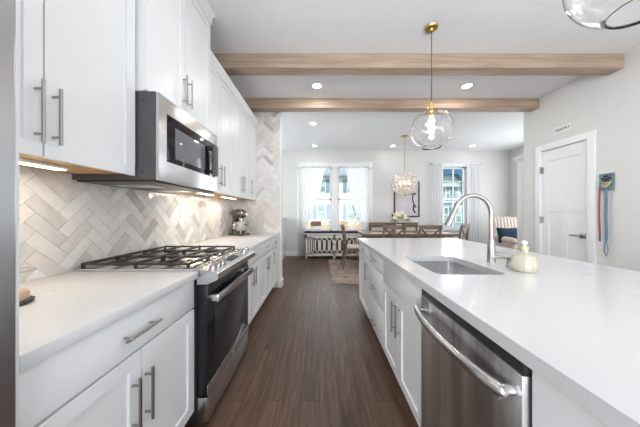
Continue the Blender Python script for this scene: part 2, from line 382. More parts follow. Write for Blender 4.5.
window(1, *W1, True, False); window(2, *W2, False, True)
# added rear opening, unseen behind the camera, lets soft fill in
bm = B()
for x in (-1.3, .85, 3.2): box(bm, x, x+.1, YN-.1, YN-.03, .3, 2.9)
box(bm, -1.3, 3.3, YN-.1, YN-.03, .3, .4); box(bm, -1.3, 3.3, YN-.1, YN-.03, 2.8, 2.9)
struct('window_3', bm, M['trim'])
bm = B()
for y in (-3.5, -2.25, -1.0): box(bm, XL, XL+.03, y, y+.1, .45, 1.9)
for z in (.45, 1.8): box(bm, XL, XL+.03, -3.5, -.9, z, z+.1)
struct('window_4', bm, M['trim'])  # made-up frame for the left fill light, out of view on solid wall
# pantry door
bm = B()
for b in [(XR-.022, XR, DY1, DY1+.09, 0, DZ+.09), (XR-.022, XR, DY0-.09, DY0, 0, DZ+.09), (XR-.022, XR, DY0, DY1, DZ, DZ+.09), (XR, XR+.09, DY1, DY1+.05, 0, DZ+.04), (XR, XR+.09, DY0-.05, DY0, 0, DZ+.04), (XR, XR+.09, DY0, DY1, DZ, DZ+.04)]: box(bm, *b, bev=.003)
struct('trim_pantry_door', bm, M['trim'], smooth=30)
bm = B(); xa, xb = XR+.012, XR+.05
def dpanel(bm, y0, y1, z0, z1): # recessed flat panel
    box(bm, xa+.012, xb-.005, y0, y1, z0, z1)
st = .095
dz = [(0.012, .22), (1.28, 1.42), (DZ-.17, DZ-.006)]
for z0, z1 in dz: box(bm, xa, xb, DY0+.004, DY1-.004, z0, z1, bev=.002)
for z0, z1 in ((.22, 1.28), (1.42, DZ-.17)): box(bm, xa, xb, DY0+.004, DY0+st, z0, z1); box(bm, xa, xb, DY1-st, DY1-.004, z0, z1)
ym = (DY0+DY1)/2
box(bm, xa, xb, ym-.045, ym+.045, .22, 1.28)
dpanel(bm, DY0+st, DY1-st, 1.42, DZ-.17); dpanel(bm, DY0+st, ym-.045, .22, 1.28); dpanel(bm, ym+.045, DY1-st, .22, 1.28)
door = struct('door_1', bm, M['trim'])
bm = B(); hz = .95; hy = DY0+.065
box(bm, xa-.012, xa, hy-.033, hy+.033, hz-.033, hz+.033, bev=.003); cyl(bm, (xa-.05, hy, hz), (xa, hy, hz), .011)
box(bm, xa-.058, xa-.042, hy-.012, hy+.125, hz-.010, hz+.012, bev=.004)
obj('door_handle', bm, M['nickel'], door, 30)
for z in (.35, 1.15, 1.93):
    bm = B(); box(bm, xa-.003, xa+.004, DY1-.022, DY1-.003, z-.05, z+.05); cyl(bm, (XR-.026, DY1-.004, z-.055), (XR-.026, DY1-.004, z+.055), .008); box(bm, XR-.026, xa, DY1-.008, DY1-.003, z-.05, z+.05)
    obj('door_hinge', bm, M['nickel'], door, 30)
# herringbone tiling: returns clipped quads in the (u, v) plane
def clip(poly, a, b, c):  # keep a*x+b*y<=c
    out = []
    for i in range(len(poly)):
        p, q = poly[i], poly[(i+1) % len(poly)]; dp = a*p[0]+b*p[1]-c; dq = a*q[0]+b*q[1]-c
        if dp <= 0: out.append(p)
        if dp*dq < 0: t = dp/(dp-dq); out.append((p[0]+(q[0]-p[0])*t, p[1]+(q[1]-p[1])*t))
    return out
def herring(u0, u1, v0, v1, w=.068, n=3, g=.0022):
    res = []; R = int((abs(u1-u0)+abs(v1-v0))/w)+8; c, s = math.cos(PI/4), math.sin(PI/4)
    for i in range(-R, R):
        for j in range(-R, R):
            q = (i-j) % (2*n)
            if q == 0: r = (i, j, i+n, j+1)
            elif q == 2*n-1: r = (i, j, i+1, j+n)
            else: continue
            x0, y0, x1, y1 = r[0]*w+g/2, r[1]*w+g/2, r[2]*w-g/2, r[3]*w-g/2
            P = [((x*c-y*s)+(u0+u1)/2, (x*s+y*c)+(v0+v1)/2) for x, y in ((x0, y0), (x1, y0), (x1, y1), (x0, y1))]
            for k in ((-1, 0, -u0), (1, 0, u1), (0, -1, -v0), (0, 1, v1)):
                P = clip(P, *k)
                if len(P) < 3: break
            if len(P) >= 3: res.append((P, q == 0))
    return res
def tilewall(name, axis, at, th, u0, u1, v0, v1, wts):
    """axis 'x': plane x=at, u=y; axis 'y': plane y=at, u=x; tiles stick out by th (signed)"""
    bm = B(); rnd = random.Random(3)
    if axis == 'x': box(bm, at, at+th*.6, u0, u1, v0, v1)
    else: box(bm, u0, u1, at, at+th*.6, v0, v1)
    for P, hz in herring(u0, u1, v0, v1):
        k = rnd.choices(range(5), wts)[0]; n0 = len(bm.faces)
        tl = [(rnd.random()-.5)*.0012 for _ in range(2)]
        cx = sum(p[0] for p in P)/len(P); cy = sum(p[1] for p in P)/len(P)
        va = [bm.verts.new((at+th*.5, p[0], p[1]) if axis == 'x' else (p[0], at+th*.5, p[1])) for p in P]
        vb = []
        for p in P:
            d = th+(tl[0]*(p[0]-cx)+tl[1]*(p[1]-cy))*8*(1 if th > 0 else -1)
            vb.append(bm.verts.new((at+d, p[0], p[1]) if axis == 'x' else (p[0], at+d, p[1])))
        fs = [bm.faces.new(vb)]
        for i in range(len(P)):
            j = (i+1) % len(P); fs.append(bm.faces.new((va[i], va[j], vb[j], vb[i])))
        for f in fs: f.material_index = k+1
    return struct(name, bm, [M['grout']]+TILES)
tilewall('wall_backsplash', 'x', XL, .009, .53, YS-.009, .914, 1.50, (6, 5, 3, 2, 3))
tilewall('wall_backsplash_end', 'y', YS, -.009, XL+.009, -.672, .914, H-.01, (6, 6, 2, 1.2, 4))
# beams across the ceiling
for lab, y0, y1, z0 in (('nearer light oak ceiling beam, just beyond the clear globe pendant canopy', 2.60, 2.75, 2.935), ('farther light oak ceiling beam, over the end of the island', 3.61, 3.76, 2.945)):
    bm = B(); box(bm, XL+.002, XR-.002, y0, y1, z0, H-.001, bev=.003); tag(obj('ceiling_beam', bm, M['beam'], None, 30), lab, 'beam', 'oak ceiling beams')
# ------------------------------------------------------------------ outdoors
sbox('ground', [(-60, 80, 7.5, 90, -3.2, -3.0)], M['grass'])
def building(name, label, y, x0, x1, z0, z1, wallm, wins, base=None, roof=None, sh=True):
    t = thing(name, label, 'building', ((x0+x1)/2, y+4, z0))
    bm = B(); box(bm, x0, x1, y, y+8, z0, z1); obj('wall', bm, wallm, t)
    if base is not None:
        bm = B(); box(bm, x0-.05, x1+.05, y-.12, y, z0, base); obj('stone_base', bm, M['stone'], t)
    for (a, b, c, d, l, r) in wins:
        bm = B(); box(bm, a-.08, b+.08, y-.05, y, c-.08, d+.08); box(bm, a, b, y-.07, y-.04, (c+d)/2-.03, (c+d)/2+.03); f = obj('window', bm, M['trim'], t)
        bm = B(); box(bm, a, b, y-.065, y-.05, c, d); obj('pane', bm, M['farglass'], f)
        for flag, s0, s1 in ((l, a-.50, a-.1), (r, b+.1, b+.50)):
            if flag: bm = B(); box(bm, s0, s1, y-.08, y, c-.05, d+.05); obj('shutter', bm, M['shutter'], t)
    return t
k = 25/225.
def U(u, kk=k): return (u-320)*kk
def V(v, kk=k): return 1.25-(v-213.5)*kk
t = building('townhouse', 'white townhouse with blue shutters beyond the double window', 25, U(286), U(385), -3, V(176), M['siding'],
    [(U(318), U(325), V(192), V(180), 0, 1), (U(347.5), U(355), V(192), V(180), 1, 1), (U(317), U(325.5), V(219), V(205), 1, 1), (U(347.5), U(356), V(219), V(205), 1, 1), (U(300), U(307), V(192), V(180), 1, 1), (U(300), U(307), V(219), V(205), 1, 1), (U(365), U(372), V(192), V(180), 1, 1)], base=V(221))
bm = B(); prism(bm, [(24.5, V(177)), (24.5, V(175)), (28.5, V(155)), (33.5, V(175)), (33.5, V(177))], 'x', U(284), U(387)); obj('roof', bm, M['roof'], t)
k2 = 20/225.
def U2(u): return (u-320)*k2
def V2(v): return 1.25-(v-213.5)*k2
t = building('townhouse', 'blue-grey sided house beyond the single window beside the curtains', 20, U2(425), U2(500), -3, V2(180), M['siding_grey'],
    [(U2(446), U2(449), V2(199), V2(187), 0, 1), (U2(455), U2(460), V2(199), V2(187), 0, 1), (U2(444), U2(447.5), V2(222), V2(208), 0, 1), (U2(456), U2(461), V2(222), V2(208), 0, 1), (U2(472), U2(476), V2(199), V2(187), 0, 1)])
bm = B(); box(bm, U2(425), U2(500), 19.9, 20, V2(203), V2(201)); obj('band_board', bm, M['siding_pale'], t)
bm = B(); prism(bm, [(U2(436), V2(176.5)), (U2(452), V2(175.5)), (U2(469), V2(194)), (U2(470), V2(182)), (U2(457), V2(168)), (U2(436), V2(169.5))], 'y', 19.2, 20.5); obj('roof', bm, M['roof_blue'], t)
bm = B(); prism(bm, [(U2(425), V2(187)), (U2(464), V2(187)), (U2(452), V2(175)), (U2(425), V2(177))], 'y', 19.7, 20.2); obj('gable_face', bm, M['siding_pale'], t)
# ------------------------------------------------------------------ cabinetry
def shaker(bm, x, s, y0, y1, z0, z1, fw=.057, th=.02):
    """door slab, back at x, face at x+s*th"""
    a, b = x, x+s*th
    box(bm, a, b, y0, y1, z0, z0+fw, bev=.0012, seg=1); box(bm, a, b, y0, y1, z1-fw, z1, bev=.0012, seg=1)
    box(bm, a, b, y0, y0+fw, z0+fw, z1-fw); box(bm, a, b, y1-fw, y1, z0+fw, z1-fw)
    box(bm, a, b-s*.009, y0+fw, y1-fw, z0+fw, z1-fw)
def handle_bm(x, s, y, z, L, vert, r=.006, off=.032):
    bm = B(); X = x+s*off
    if vert:
        cyl(bm, (X, y, z-L/2), (X, y, z+L/2), r)
        for q in (-1, 1): cyl(bm, (x, y, z+q*L*.36), (X, y, z+q*L*.36), r*.8)
    else:
        cyl(bm, (X, y-L/2, z), (X, y+L/2, z), r)
        for q in (-1, 1): cyl(bm, (x, y+q*L*.36, z), (X, y+q*L*.36, z), r*.8)
    return bm
def cabinet(label, xback, xface, y0, y1, z0, z1, fronts, group, toe=0, under=None, name='base_cabinet', cat='cabinet', parts=None):
    s = 1 if xface > xback else -1; th = .02; xf = xface-s*th
    t = thing(name, label, cat, ((xback+xface)/2, (y0+y1)/2, 0 if toe else z0), 0, group)
    bm = B(); box(bm, xback, xf, y0+.001, y1-.001, z0, z1); obj('body', bm, M['cab'], t)
    if toe: bm = B(); box(bm, xback, xf-s*.06, y0+.001, y1-.001, 0, z0); obj('toe_kick', bm, M['cab'], t)
    if under: bm = B(); box(bm, xback, xf, y0+.002, y1-.002, z0-.004, z0-.0005); obj('underside', bm, M['cab_under'], t)
    g = .0028
    for f in fronts:
        kind, a, b, c, d = f[:5]
        bm = B()
        if kind == 'drawer': box(bm, xf, xface, a+g, b-g, c+g, d-g, bev=.0015)
        else: shaker(bm, xf, s, a+g, b-g, c+g, d-g)
        nm = {'drawer': 'drawer', 'door': 'door', 'panel': 'panel'}[kind]
        o = obj(nm, bm, M['cab'], t, 30)
        if len(f) > 5 and f[5]:
            hy, hz, L, vert = f[5]; obj('handle', handle_bm(xface, s, hy, hz, L, vert), M['nickel'], o, 40)
    return t
FL = -.728; ZT = .874
G = 'white base cabinets on the left wall'
cabinet('white base cabinet with a drawer over two doors, nearest, left of the range', XL+.001, FL, .53, 1.305, .10, ZT,
   [('drawer', .53, 1.305, .705, ZT, (.90, .785, .175, False)), ('door', .53, .92, .105, .70, (.872, .505, .215, True)), ('door', .92, 1.305, .105, .70, (.937, .505, .215, True))], G, toe=1)
cabinet('white base cabinet with two doors just beyond the range', XL+.001, FL, 2.09, 2.75, .10, ZT,
   [('drawer', 2.09, 2.75, .705, ZT, (2.42, .80, .16, False)), ('door', 2.09, 2.42, .105, .70, (2.385, .57, .18, True)), ('door', 2.42, 2.75, .105, .70, (2.46, .57, .18, True))], G, toe=1)
cabinet('white two-door base cabinet second beyond the range, beside the narrow end cabinet', XL+.001, FL, 2.75, 3.40, .10, ZT,
   [('drawer', 2.75, 3.40, .705, ZT, (3.08, .80, .16, False)), ('door', 2.75, 3.08, .105, .70, (3.045, .57, .18, True)), ('door', 3.08, 3.40, .105, .70, (3.115, .57, .18, True))], G, toe=1)
cabinet('narrow white base cabinet at the tiled end wall', XL+.001, FL, 3.40, 3.785, .10, ZT,
   [('drawer', 3.40, 3.785, .705, ZT, (3.60, .80, .13, False)), ('door', 3.40, 3.785, .105, .70, (3.46, .57, .18, True))], G, toe=1)
XU = -1.07; XM = -1.015; U0 = 1.465
G2 = 'white wall cabinets above the left counter'
for args in [('tall white upper cabinet nearest the camera, above the left counter', XU, .535, 1.305, U0+.02, 3.0, .865, 1.63),]:
    cabinet(args[0], XL+.011, XU, .535, 1.305, U0+.018, 3.0, [('door', .535, .872, U0, 3.0, (.845, 1.635, .235, True)), ('door', .872, 1.305, U0, 3.0, (.902, 1.635, .225, True))], G2, under=1, name='wall_cabinet')
cabinet('white upper cabinet directly above the microwave', XL+.001, XM, 1.312, 2.088, 1.968, 3.0,
    [('door', 1.312, 1.70, 1.97, 3.0, (1.668, 2.165, .22, True)), ('door', 1.70, 2.088, 1.97, 3.0, (1.732, 2.165, .22, True))], G2, name='wall_cabinet')
for lab, a, m_, b in (('white upper cabinet just beyond the microwave', 2.092, 2.42, 2.75), ('white upper cabinet second beyond the microwave, over the stand mixer side', 2.75, 3.08, 3.40)):
    cabinet(lab, XL+.011, XU, a, b, U0+.018, 2.72, [('door', a, m_, U0, 2.72, (m_-.035, 1.65, .22, True)), ('door', m_, b, U0, 2.72, (m_+.035, 1.65, .22, True))], G2, under=1, name='wall_cabinet')
cabinet('narrow white upper cabinet at the tiled end wall', XL+.011, XU, 3.40, 3.785, U0+.018, 2.72, [('door', 3.40, 3.785, U0, 2.72, (3.455, 1.65, .22, True))], G2, under=1, name='wall_cabinet')
def crown(label, xf, y0, y1, z0, z1, ret=False):
    bm = B(); x = xf
    prof = [(x-.06, z0), (x+.004, z0), (x+.008, z0+.02), (x+.03, z1-.02), (x+.036, z1), (x-.06, z1)]
    prism(bm, prof, 'y', y0, y1)
    if ret: box(bm, XL+.001, x+.035, y1, y1+.03, z1-.025, z1); box(bm, XL+.001, x+.01, y1, y1+.012, z0, z1-.025)
    tag(obj('crown_moulding', bm, M['cab']), label, 'moulding', 'white crown mouldings')
crown('white crown moulding along the top of the farther lower upper cabinets', XU, 2.125, 3.785, 2.721, 2.80)
crown('white crown moulding at the ceiling above the taller near upper cabinets', XM, .53, 2.088, 3.001, H-.001, True)
# countertops
def slab(bm, outer, inner, z0, z1):
    def loop(P): 
        vs = [bm.verts.new((p[0], p[1], z1)) for p in P]; return [bm.edges.new((vs[i], vs[(i+1) % len(vs)])) for i in range(len(vs))]
    es = loop(outer)
    if inner: es += loop(inner)
    r = bmesh.ops.triangle_fill(bm, edges=es, use_beauty=True, use_dissolve=False)
    fs = [g for g in r['geom'] if isinstance(g, bmesh.types.BMFace)]
    e = bmesh.ops.extrude_face_region(bm, geom=fs)
    bmesh.ops.translate(bm, verts=[g for g in e['geom'] if isinstance(g, bmesh.types.BMVert)], vec=(0, 0, z0-z1))
def rrect(x0, x1, y0, y1, r, n=5):
    P = []
    for cx, cy, a in ((x1-r, y1-r, 0), (x0+r, y1-r, 90), (x0+r, y0+r, 180), (x1-r, y0+r, 270)):
        for i in range(n+1):
            t_ = math.radians(a+90*i/n); P.append((cx+r*math.cos(t_), cy+r*math.sin(t_)))
    return P
CT = .914; XC = -.706
bm = B(); box(bm, XL+.010, XC, .53, 1.309, ZT, CT, bev=.003); tag(obj('countertop', bm, M['quartz_satin'], None, 30), 'white quartz countertop left of the range, beside the refrigerator', 'countertop', 'white quartz countertops')
bm = B(); box(bm, XL+.010, XC, 2.083, YS-.010, ZT, CT, bev=.003); tag(obj('countertop', bm, M['quartz_satin'], None, 30), 'white quartz countertop beyond the range, under the stand mixer', 'countertop', 'white quartz countertops')
IX0, IX1, IY0, IY1 = .51, 1.84, -.35, 3.09
SX0, SX1, SY0, SY1 = .648, 1.04, 1.235, 1.775
bm = B(); slab(bm, rrect(IX0, IX1, IY0, IY1, .012, 3), rrect(SX0, SX1, SY0, SY1, .05), ZT, CT)
tag(obj('island_countertop', bm, M['quartz']), 'large white quartz island countertop with a sink cut-out', 'countertop')
# sink
t = thing('sink', 'stainless undermount sink set into the island', 'sink', ((SX0+SX1)/2, (SY0+SY1)/2, .66))
bm = B(); o_ = .004
rings = []
for dx, z, r_ in ((.0, ZT, .05), (-.004, ZT-.001, .05), (-.002, .70, .05), (.02, .672, .045), (.06, .664, .03)):
    P = rrect(SX0+dx, SX1-dx, SY0+dx, SY1-dx, r_)
    rings.append([bm.verts.new((p[0], p[1], z)) for p in P])
for a, b in zip(rings, rings[1:]):
    for i in range(len(a)): j = (i+1) % len(a); bm.faces.new((a[i], a[j], b[j], b[i]))
bm.faces.new(rings[-1]); 
sk = obj('basin', bm, M['steel'], t, 50); md = sk.modifiers.new('s', 'SOLIDIFY'); md.thickness = .002; md.offset = 1
bm = B(); lathe(bm, [(.0, .002), (.025, .002), (.04, .005), (.045, .001)], ((SX0+SX1)/2+.05, (SY0+SY1)/2, .664), 24); obj('drain', bm, M['nickel'], t, 40)
# island cabinets: faces at IF
IF = .530; IB = 1.25
G3 = 'white cabinets under the island'
def isl(label, y0, y1, fronts, name='island_cabinet'): return cabinet(label, IB, IF, y0, y1, .10, ZT, fronts, G3, toe=1, name=name)
isl('white island cabinet at the far end, one drawer over one door', 2.44, 3.05, [('drawer', 2.44, 3.05, .73, ZT, (2.72, .815, .13, False)), ('door', 2.44, 3.05, .105, .725, (2.505, .60, .20, True))])
isl('white island cabinet with a stack of three drawers', 1.895, 2.44, [('drawer', 1.895, 2.44, .73, ZT, (2.17, .802, .13, False)), ('drawer', 1.895, 2.44, .42, .725, (2.17, .535, .13, False)), ('drawer', 1.895, 2.44, .105, .415, (2.17, .20, .13, False))])
# sink base is open inside for the basin
t = thing('sink_cabinet', 'white two-door sink base in the island between drawers and dishwasher', 'cabinet', (.9, 1.52, 0), 0, G3)
bm = B()
for b in [(IB-.02, IB, 1.16, 1.893, .10, ZT), (IF+.02, IB, 1.16, 1.178, .10, ZT), (IF+.02, IB, 1.875, 1.893, .10, ZT), (IF+.02, IB, 1.16, 1.893, .10, .118), (IF+.02, IF+.04, 1.16, 1.893, .10, ZT-.001)]: box(bm, *b)
obj('body', bm, M['cab'], t)
bm = B(); box(bm, IF+.08, IB, 1.16, 1.893, 0, .10); obj('toe_kick', bm, M['cab'], t)
bm = B(); box(bm, IF, IF+.02, 1.162, 1.893, .682, ZT-.002, bev=.0015); obj('false_drawer_front', bm, M['cab'], t, 30)
for a, b, hy in ((1.16, 1.526, 1.486), (1.526, 1.895, 1.566)):
    bm = B(); shaker(bm, IF+.02, -1, a+.002, b-.002, .107, .676); o = obj('door', bm, M['cab'], t, 30); obj('handle', handle_bm(IF, -1, hy, .535, .21, True), M['nickel'], o, 40)
bm = B(); box(bm, IF+.004, IB, IY0+.02, .566, .0, ZT-.001)
tag(obj('island_end_panel', bm, M['cab']), 'plain white island panel beside the dishwasher, nearest the camera', 'panel')
bm = B(); box(bm, IB+.001, IB+.021, IY0+.02, 3.05, 0, ZT-.001); tag(obj('island_back_panel', bm, M['cab']), 'long white back panel of the island under the countertop overhang', 'panel')
# dishwasher
t = thing('dishwasher', 'stainless dishwasher with a bowed bar handle built into the island', 'dishwasher', (.85, .862, 0))
D0, D1 = .572, 1.153; DF = .516
bm = B(); box(bm, DF+.05, 1.1, D0, D1, .10, .835); obj('tub', bm, M['darksteel'], t)
bm = B(); box(bm, DF+.09, 1.1, D0, D1, .0, .10); obj('toe_plate', bm, M['black'], t)
bm = B(); box(bm, DF, DF+.05, D0+.002, D1-.002, .115, .834, bev=.004); obj('door', bm, M['steel_v'], t, 30)
bm = B(); box(bm, DF+.004, DF+.05, D0+.002, D1-.002, .836, .8725, bev=.002); cp = obj('control_edge', bm, M['black'], t, 30)
bm = B()
for i in range(7): box(bm, DF-.0015, DF+.002, D1-.085, D1-.02, .76+i*.011, .764+i*.011)
obj('vent', bm, M['black'], t)
bm = B(); N = 16; pts = []
for i in range(N+1):
    q = i/N; y = D0+.028+(D1-D0-.056)*q; pts.append((DF-.030-.034*math.sin(PI*q)**.7, y, .775))
tube(bm, pts, .021, 14, flat=(.7, 1.0), up=(1, 0, 0))
for y in (D0+.034, D1-.034): cyl(bm, (DF+.002, y, .775), (DF-.032, y, .775), .013); ball(bm, (DF-.030, y+(.004 if y > .8 else -.004), .775), .0155)
obj('handle', bm, M['steel_h'], t, 60)
# ------------------------------------------------------------------ range
t = thing('gas_range', 'stainless slide-in gas range with black oven glass and front knobs', 'range', (-1.05, 1.696, 0))
R0, R1 = 1.314, 2.070; RF = -.660
bm = B(); box(bm, XL+.012, -.72, R0, R1, .03, .895); obj('body', bm, M['black'], t)
bm = B(); box(bm, XL+.012, -.74, R0, R1, .896, .926, bev=.004); obj('cooktop', bm, M['steel'], t, 30)
bm = B()
for q in (.0,): prism(bm, [(-.74, .926), (-.70, .928), (-.606, .903), (-.598, .897), (-.598, .862), (-.66, .835), (-.74, .835)], 'y', R0, R1)
panel = obj('control_panel', bm, M['steel'], t)
bm = B(); rot_box(bm, (-.662, (R0+R1)/2, .9195), (.055, .17, .003), Matrix.Rotation(math.radians(14.9), 3, 'Y'), .001); obj('display', bm, M['blackglass'], panel)
nrm = Vector((.257, 0, .966))
for y in (R0+.07, R0+.135, R0+.20, R1-.135, R1-.07):
    bm = B(); c = Vector((-.655, y, .9165)); cyl(bm, c, c+nrm*.012, .024, .022, 20); cyl(bm, c+nrm*.012, c+nrm*.034, .019, .017, 20)
    rot_box(bm, c+nrm*.036, (.034, .008, .010), Matrix.Rotation(math.radians(14.9), 3, 'Y'), .002)
    obj('knob', bm, M['silver'], t, 40)
bm = B(); box(bm, -.72, RF, R0+.004, R1-.004, .175, .83, bev=.003); dr = obj('oven_door', bm, M['blackglass'], t, 30)
bm = B(); box(bm, RF, RF+.004, R0+.004, R1-.004, .175, .24, bev=.001); st_ = obj('door_trim', bm, M['steel'], dr, 30)
bm = B(); box(bm, RF-.001, RF+.003, R0+.10, R1-.10, .33, .66, bev=.001); obj('oven_window', bm, M['ovenwin'], dr, 30)
bm = B(); cyl(bm, (RF+.003, 1.70, .207), (RF+.006, 1.70, .207), .012, seg=20); obj('badge', bm, M['nickel'], dr, 40)
bm = B(); box(bm, RF+.038, RF+.054, R0+.03, R1-.03, .715, .767, bev=.006)
for y in (R0+.045, R1-.045): box(bm, RF-.001, RF+.05, y-.014, y+.014, .725, .762, bev=.004)
obj('handle', bm, M['steel_h'], dr, 40)
bm = B(); box(bm, RF-.001, RF+.002, R0+.02, R1-.02, .80, .818)
obj('vent_slot', bm, M['black'], dr)
bm = B(); box(bm, -.72, RF, R0+.004, R1-.004, .025, .168, bev=.003); obj('storage_drawer', bm, M['steel'], t, 30)
for x in (-1.40, -.76):
    for y in (R0+.05, R1-.05): bm = B(); cyl(bm, (x, y, 0), (x, y, .035), .018); obj('foot', bm, M['black'], t)
# burners and grates
for x, y, r_ in ((-.93, R0+.14, .045), (-1.28, R0+.14, .036), (-.93, R1-.14, .05), (-1.28, R1-.14, .036), (-1.10, (R0+R1)/2, .04)):
    bm = B(); lathe(bm, [(0, .018), (r_*.9, .017), (r_, .010), (r_*1.05, .008), (r_*1.25, .007), (r_*1.3, 0)], (x, y, .926), 24); obj('burner', bm, M['iron'], t, 40)
gw = (R1-R0-.03)/3
for i in range(3):
    a = R0+.015+gw*i+.002; b = a+gw-.004; x0, x1 = -1.415, -.775; zt = .957
    bm = B(); h = .014
    for y in (a, b-h): box(bm, x0, x1, y, y+h*.8, zt-.014, zt, bev=.003)
    for x in (x0, x1-h): box(bm, x, x+h, a, b, zt-.016, zt, bev=.003)
    nb = 4
    for kx in range(1, nb): x = x0+(x1-x0)*kx/nb; box(bm, x-.006, x+.006, a, b, zt-.014, zt+.004, bev=.002)
    for x in (x0, (x0+x1)/2-h/2, x1-h):
        for y in (a, b-h): box(bm, x, x+h, y, y+h, .926, zt-.01)
    obj('grate', bm, M['iron'], t, 30)
# ------------------------------------------------------------------ microwave
t = thing('microwave', 'stainless over-the-range microwave with dark window mounted under cabinet', 'microwave', (-1.2, 1.70, 1.44))
MF = -.945; m0, m1, mz0, mz1 = 1.314, 2.076, 1.445, 1.964
bm = B(); box(bm, XL+.011, MF-.018, m0, m1, mz0+.004, mz1); obj('case', bm, M['darksteel'], t)
bm = B(); box(bm, XL+.03, MF-.03, m0+.01, m1-.01, mz0-.008, mz0+.004); obj('underside_vent', bm, M['black'], t)
for y in (1.45, 1.80):
    bm = B(); box(bm, -1.36, -1.10, y, y+.17, mz0-.011, mz0-.008)
    obj('grease_filter', bm, M['steel'], t)
bm = B(); box(bm, MF-.017, MF, m0, m1, mz0, mz1, bev=.006); fr = obj('door', bm, M['steel'], t, 30)
bm = B(); box(bm, MF-.001, MF+.003, m0+.075, m1-.05, mz0+.125, mz1-.10, bev=.002); wn_ = obj('door_glass', bm, M['blackglass'], fr, 30)
bm = B(); box(bm, MF+.003, MF+.005, m0+.15, m1-.235, mz0+.16, mz1-.16, bev=.0005); obj('window', bm, M['smoke'], fr, 30)
bm = B(); box(bm, MF+.018, MF+.045, m1-.155, m1-.075, mz0+.13, mz1-.12, bev=.012); box(bm, MF, MF+.03, m1-.14, m1-.09, mz0+.15, mz0+.18); box(bm, MF, MF+.03, m1-.14, m1-.09, mz1-.16, mz1-.13)
obj('handle', bm, M['darksteel'], fr, 40)
for z in (mz0+.05, mz1-.05):
    bm = B(); cyl(bm, (-1.035, m0-.003, z), (-1.035, m0+.001, z), .007, seg=12); obj('screw', bm, M['black'], t)
# refrigerator and its panel
t = thing('refrigerator', 'stainless refrigerator at the left edge of the view', 'refrigerator', (-1.07, .03, 0))
bm = B(); box(bm, XL+.02, -.72, -.43, .492, .02, 1.78); obj('body', bm, M['darksteel'], t)
for a, b in ((-.43, .028), (.034, .492)):
    bm = B(); box(bm, -.718, -.66, a, b, .74, 1.78, bev=.008); d_ = obj('door', bm, M['steel_f'], t, 40)
    hy = .0 if b < .1 else .065
    hy = b-.04 if b < .1 else a+.04
    bm = B(); cyl(bm, (-.61, hy, .95), (-.61, hy, 1.6), .012); [cyl(bm, (-.66, hy, z), (-.61, hy, z), .009) for z in (1.0, 1.55)]; obj('handle', bm, M['nickel'], d_, 40)
bm = B(); box(bm, -.718, -.66, -.43, .492, .06, .733, bev=.008); d_ = obj('freezer_drawer', bm, M['steel_f'], t, 40)
bm = B(); cyl(bm, (-.61, -.3, .66), (-.61, .36, .66), .012); [cyl(bm, (-.66, y, .66), (-.61, y, .66), .009) for y in (-.25, .31)]; obj('handle', bm, M['nickel'], d_, 40)
bm = B(); box(bm, XL+.001, -.703, .500, .527, 0, 3.0, bev=.002); tag(obj('tall_side_panel', bm, M['cab'], None, 30), 'tall thin white panel between refrigerator and left counter', 'panel')
# under-cabinet lights
t0 = None
for lab, x, a, b, pw in (('long lit strip light under the nearest upper cabinet', -1.25, .66, 1.10, 1.5), ('lit strip light under the cabinet just beyond the microwave', -1.25, 2.20, 2.62, 1.5), ('lit strip light under the upper cabinet by the end wall', -1.25, 2.88, 3.30, 1.5)):
    t = thing('under_cabinet_light', lab, 'strip light', (x, (a+b)/2, 1.455), 0, 'strip lights under the upper cabinets')
    bm = B(); box(bm, x-.025, x+.025, a, b, 1.462, 1.478, bev=.003); obj('housing', bm, M['trim'], t, 30)
    bm = B(); box(bm, x-.02, x+.02, a+.01, b-.01, 1.458, 1.462); obj('diffuser', bm, M['striplight'], t)
    lamp('strip_glow', 'AREA', (0, 0, -.003), pw, .04, (0, 0, 0), (1, .90, .78), sy=b-a, parent=t)
# wall plates
def plate(label, axis, at, s, c, z, slots=True):
    if axis == 'x':
        t = thing('outlet_plate', label, 'outlet', (at, c, z)); bm = B(); box(bm, at, at+s*.006, c-.037, c+.037, z-.058, z+.058, bev=.002); obj('cover', bm, M['ceramic'], t, 30)
        for q in (-.022, .022): bm = B(); box(bm, at+s*.005, at+s*.008, c-.015, c+.015, z+q-.013, z+q+.013, bev=.001); obj('socket', bm, M['trim'], t)
    else:
        t = thing('outlet_plate', label, 'outlet', (c, at, z)); bm = B(); box(bm, c-.037, c+.037, at, at+s*.006, z-.058, z+.058, bev=.002); obj('cover', bm, M['ceramic'], t, 30)
        for q in (-.022, .022): bm = B(); box(bm, c-.015, c+.015, at+s*.005, at+s*.008, z+q-.013, z+q+.013, bev=.001); obj('socket', bm, M['trim'], t)
plate('white outlet plate on the herringbone backsplash behind the range', 'x', XL+.0105, 1, 2.36, 1.26)
plate('white outlet plate low on the grey far wall left of the window', 'y', YB, -1, -.92, .44)
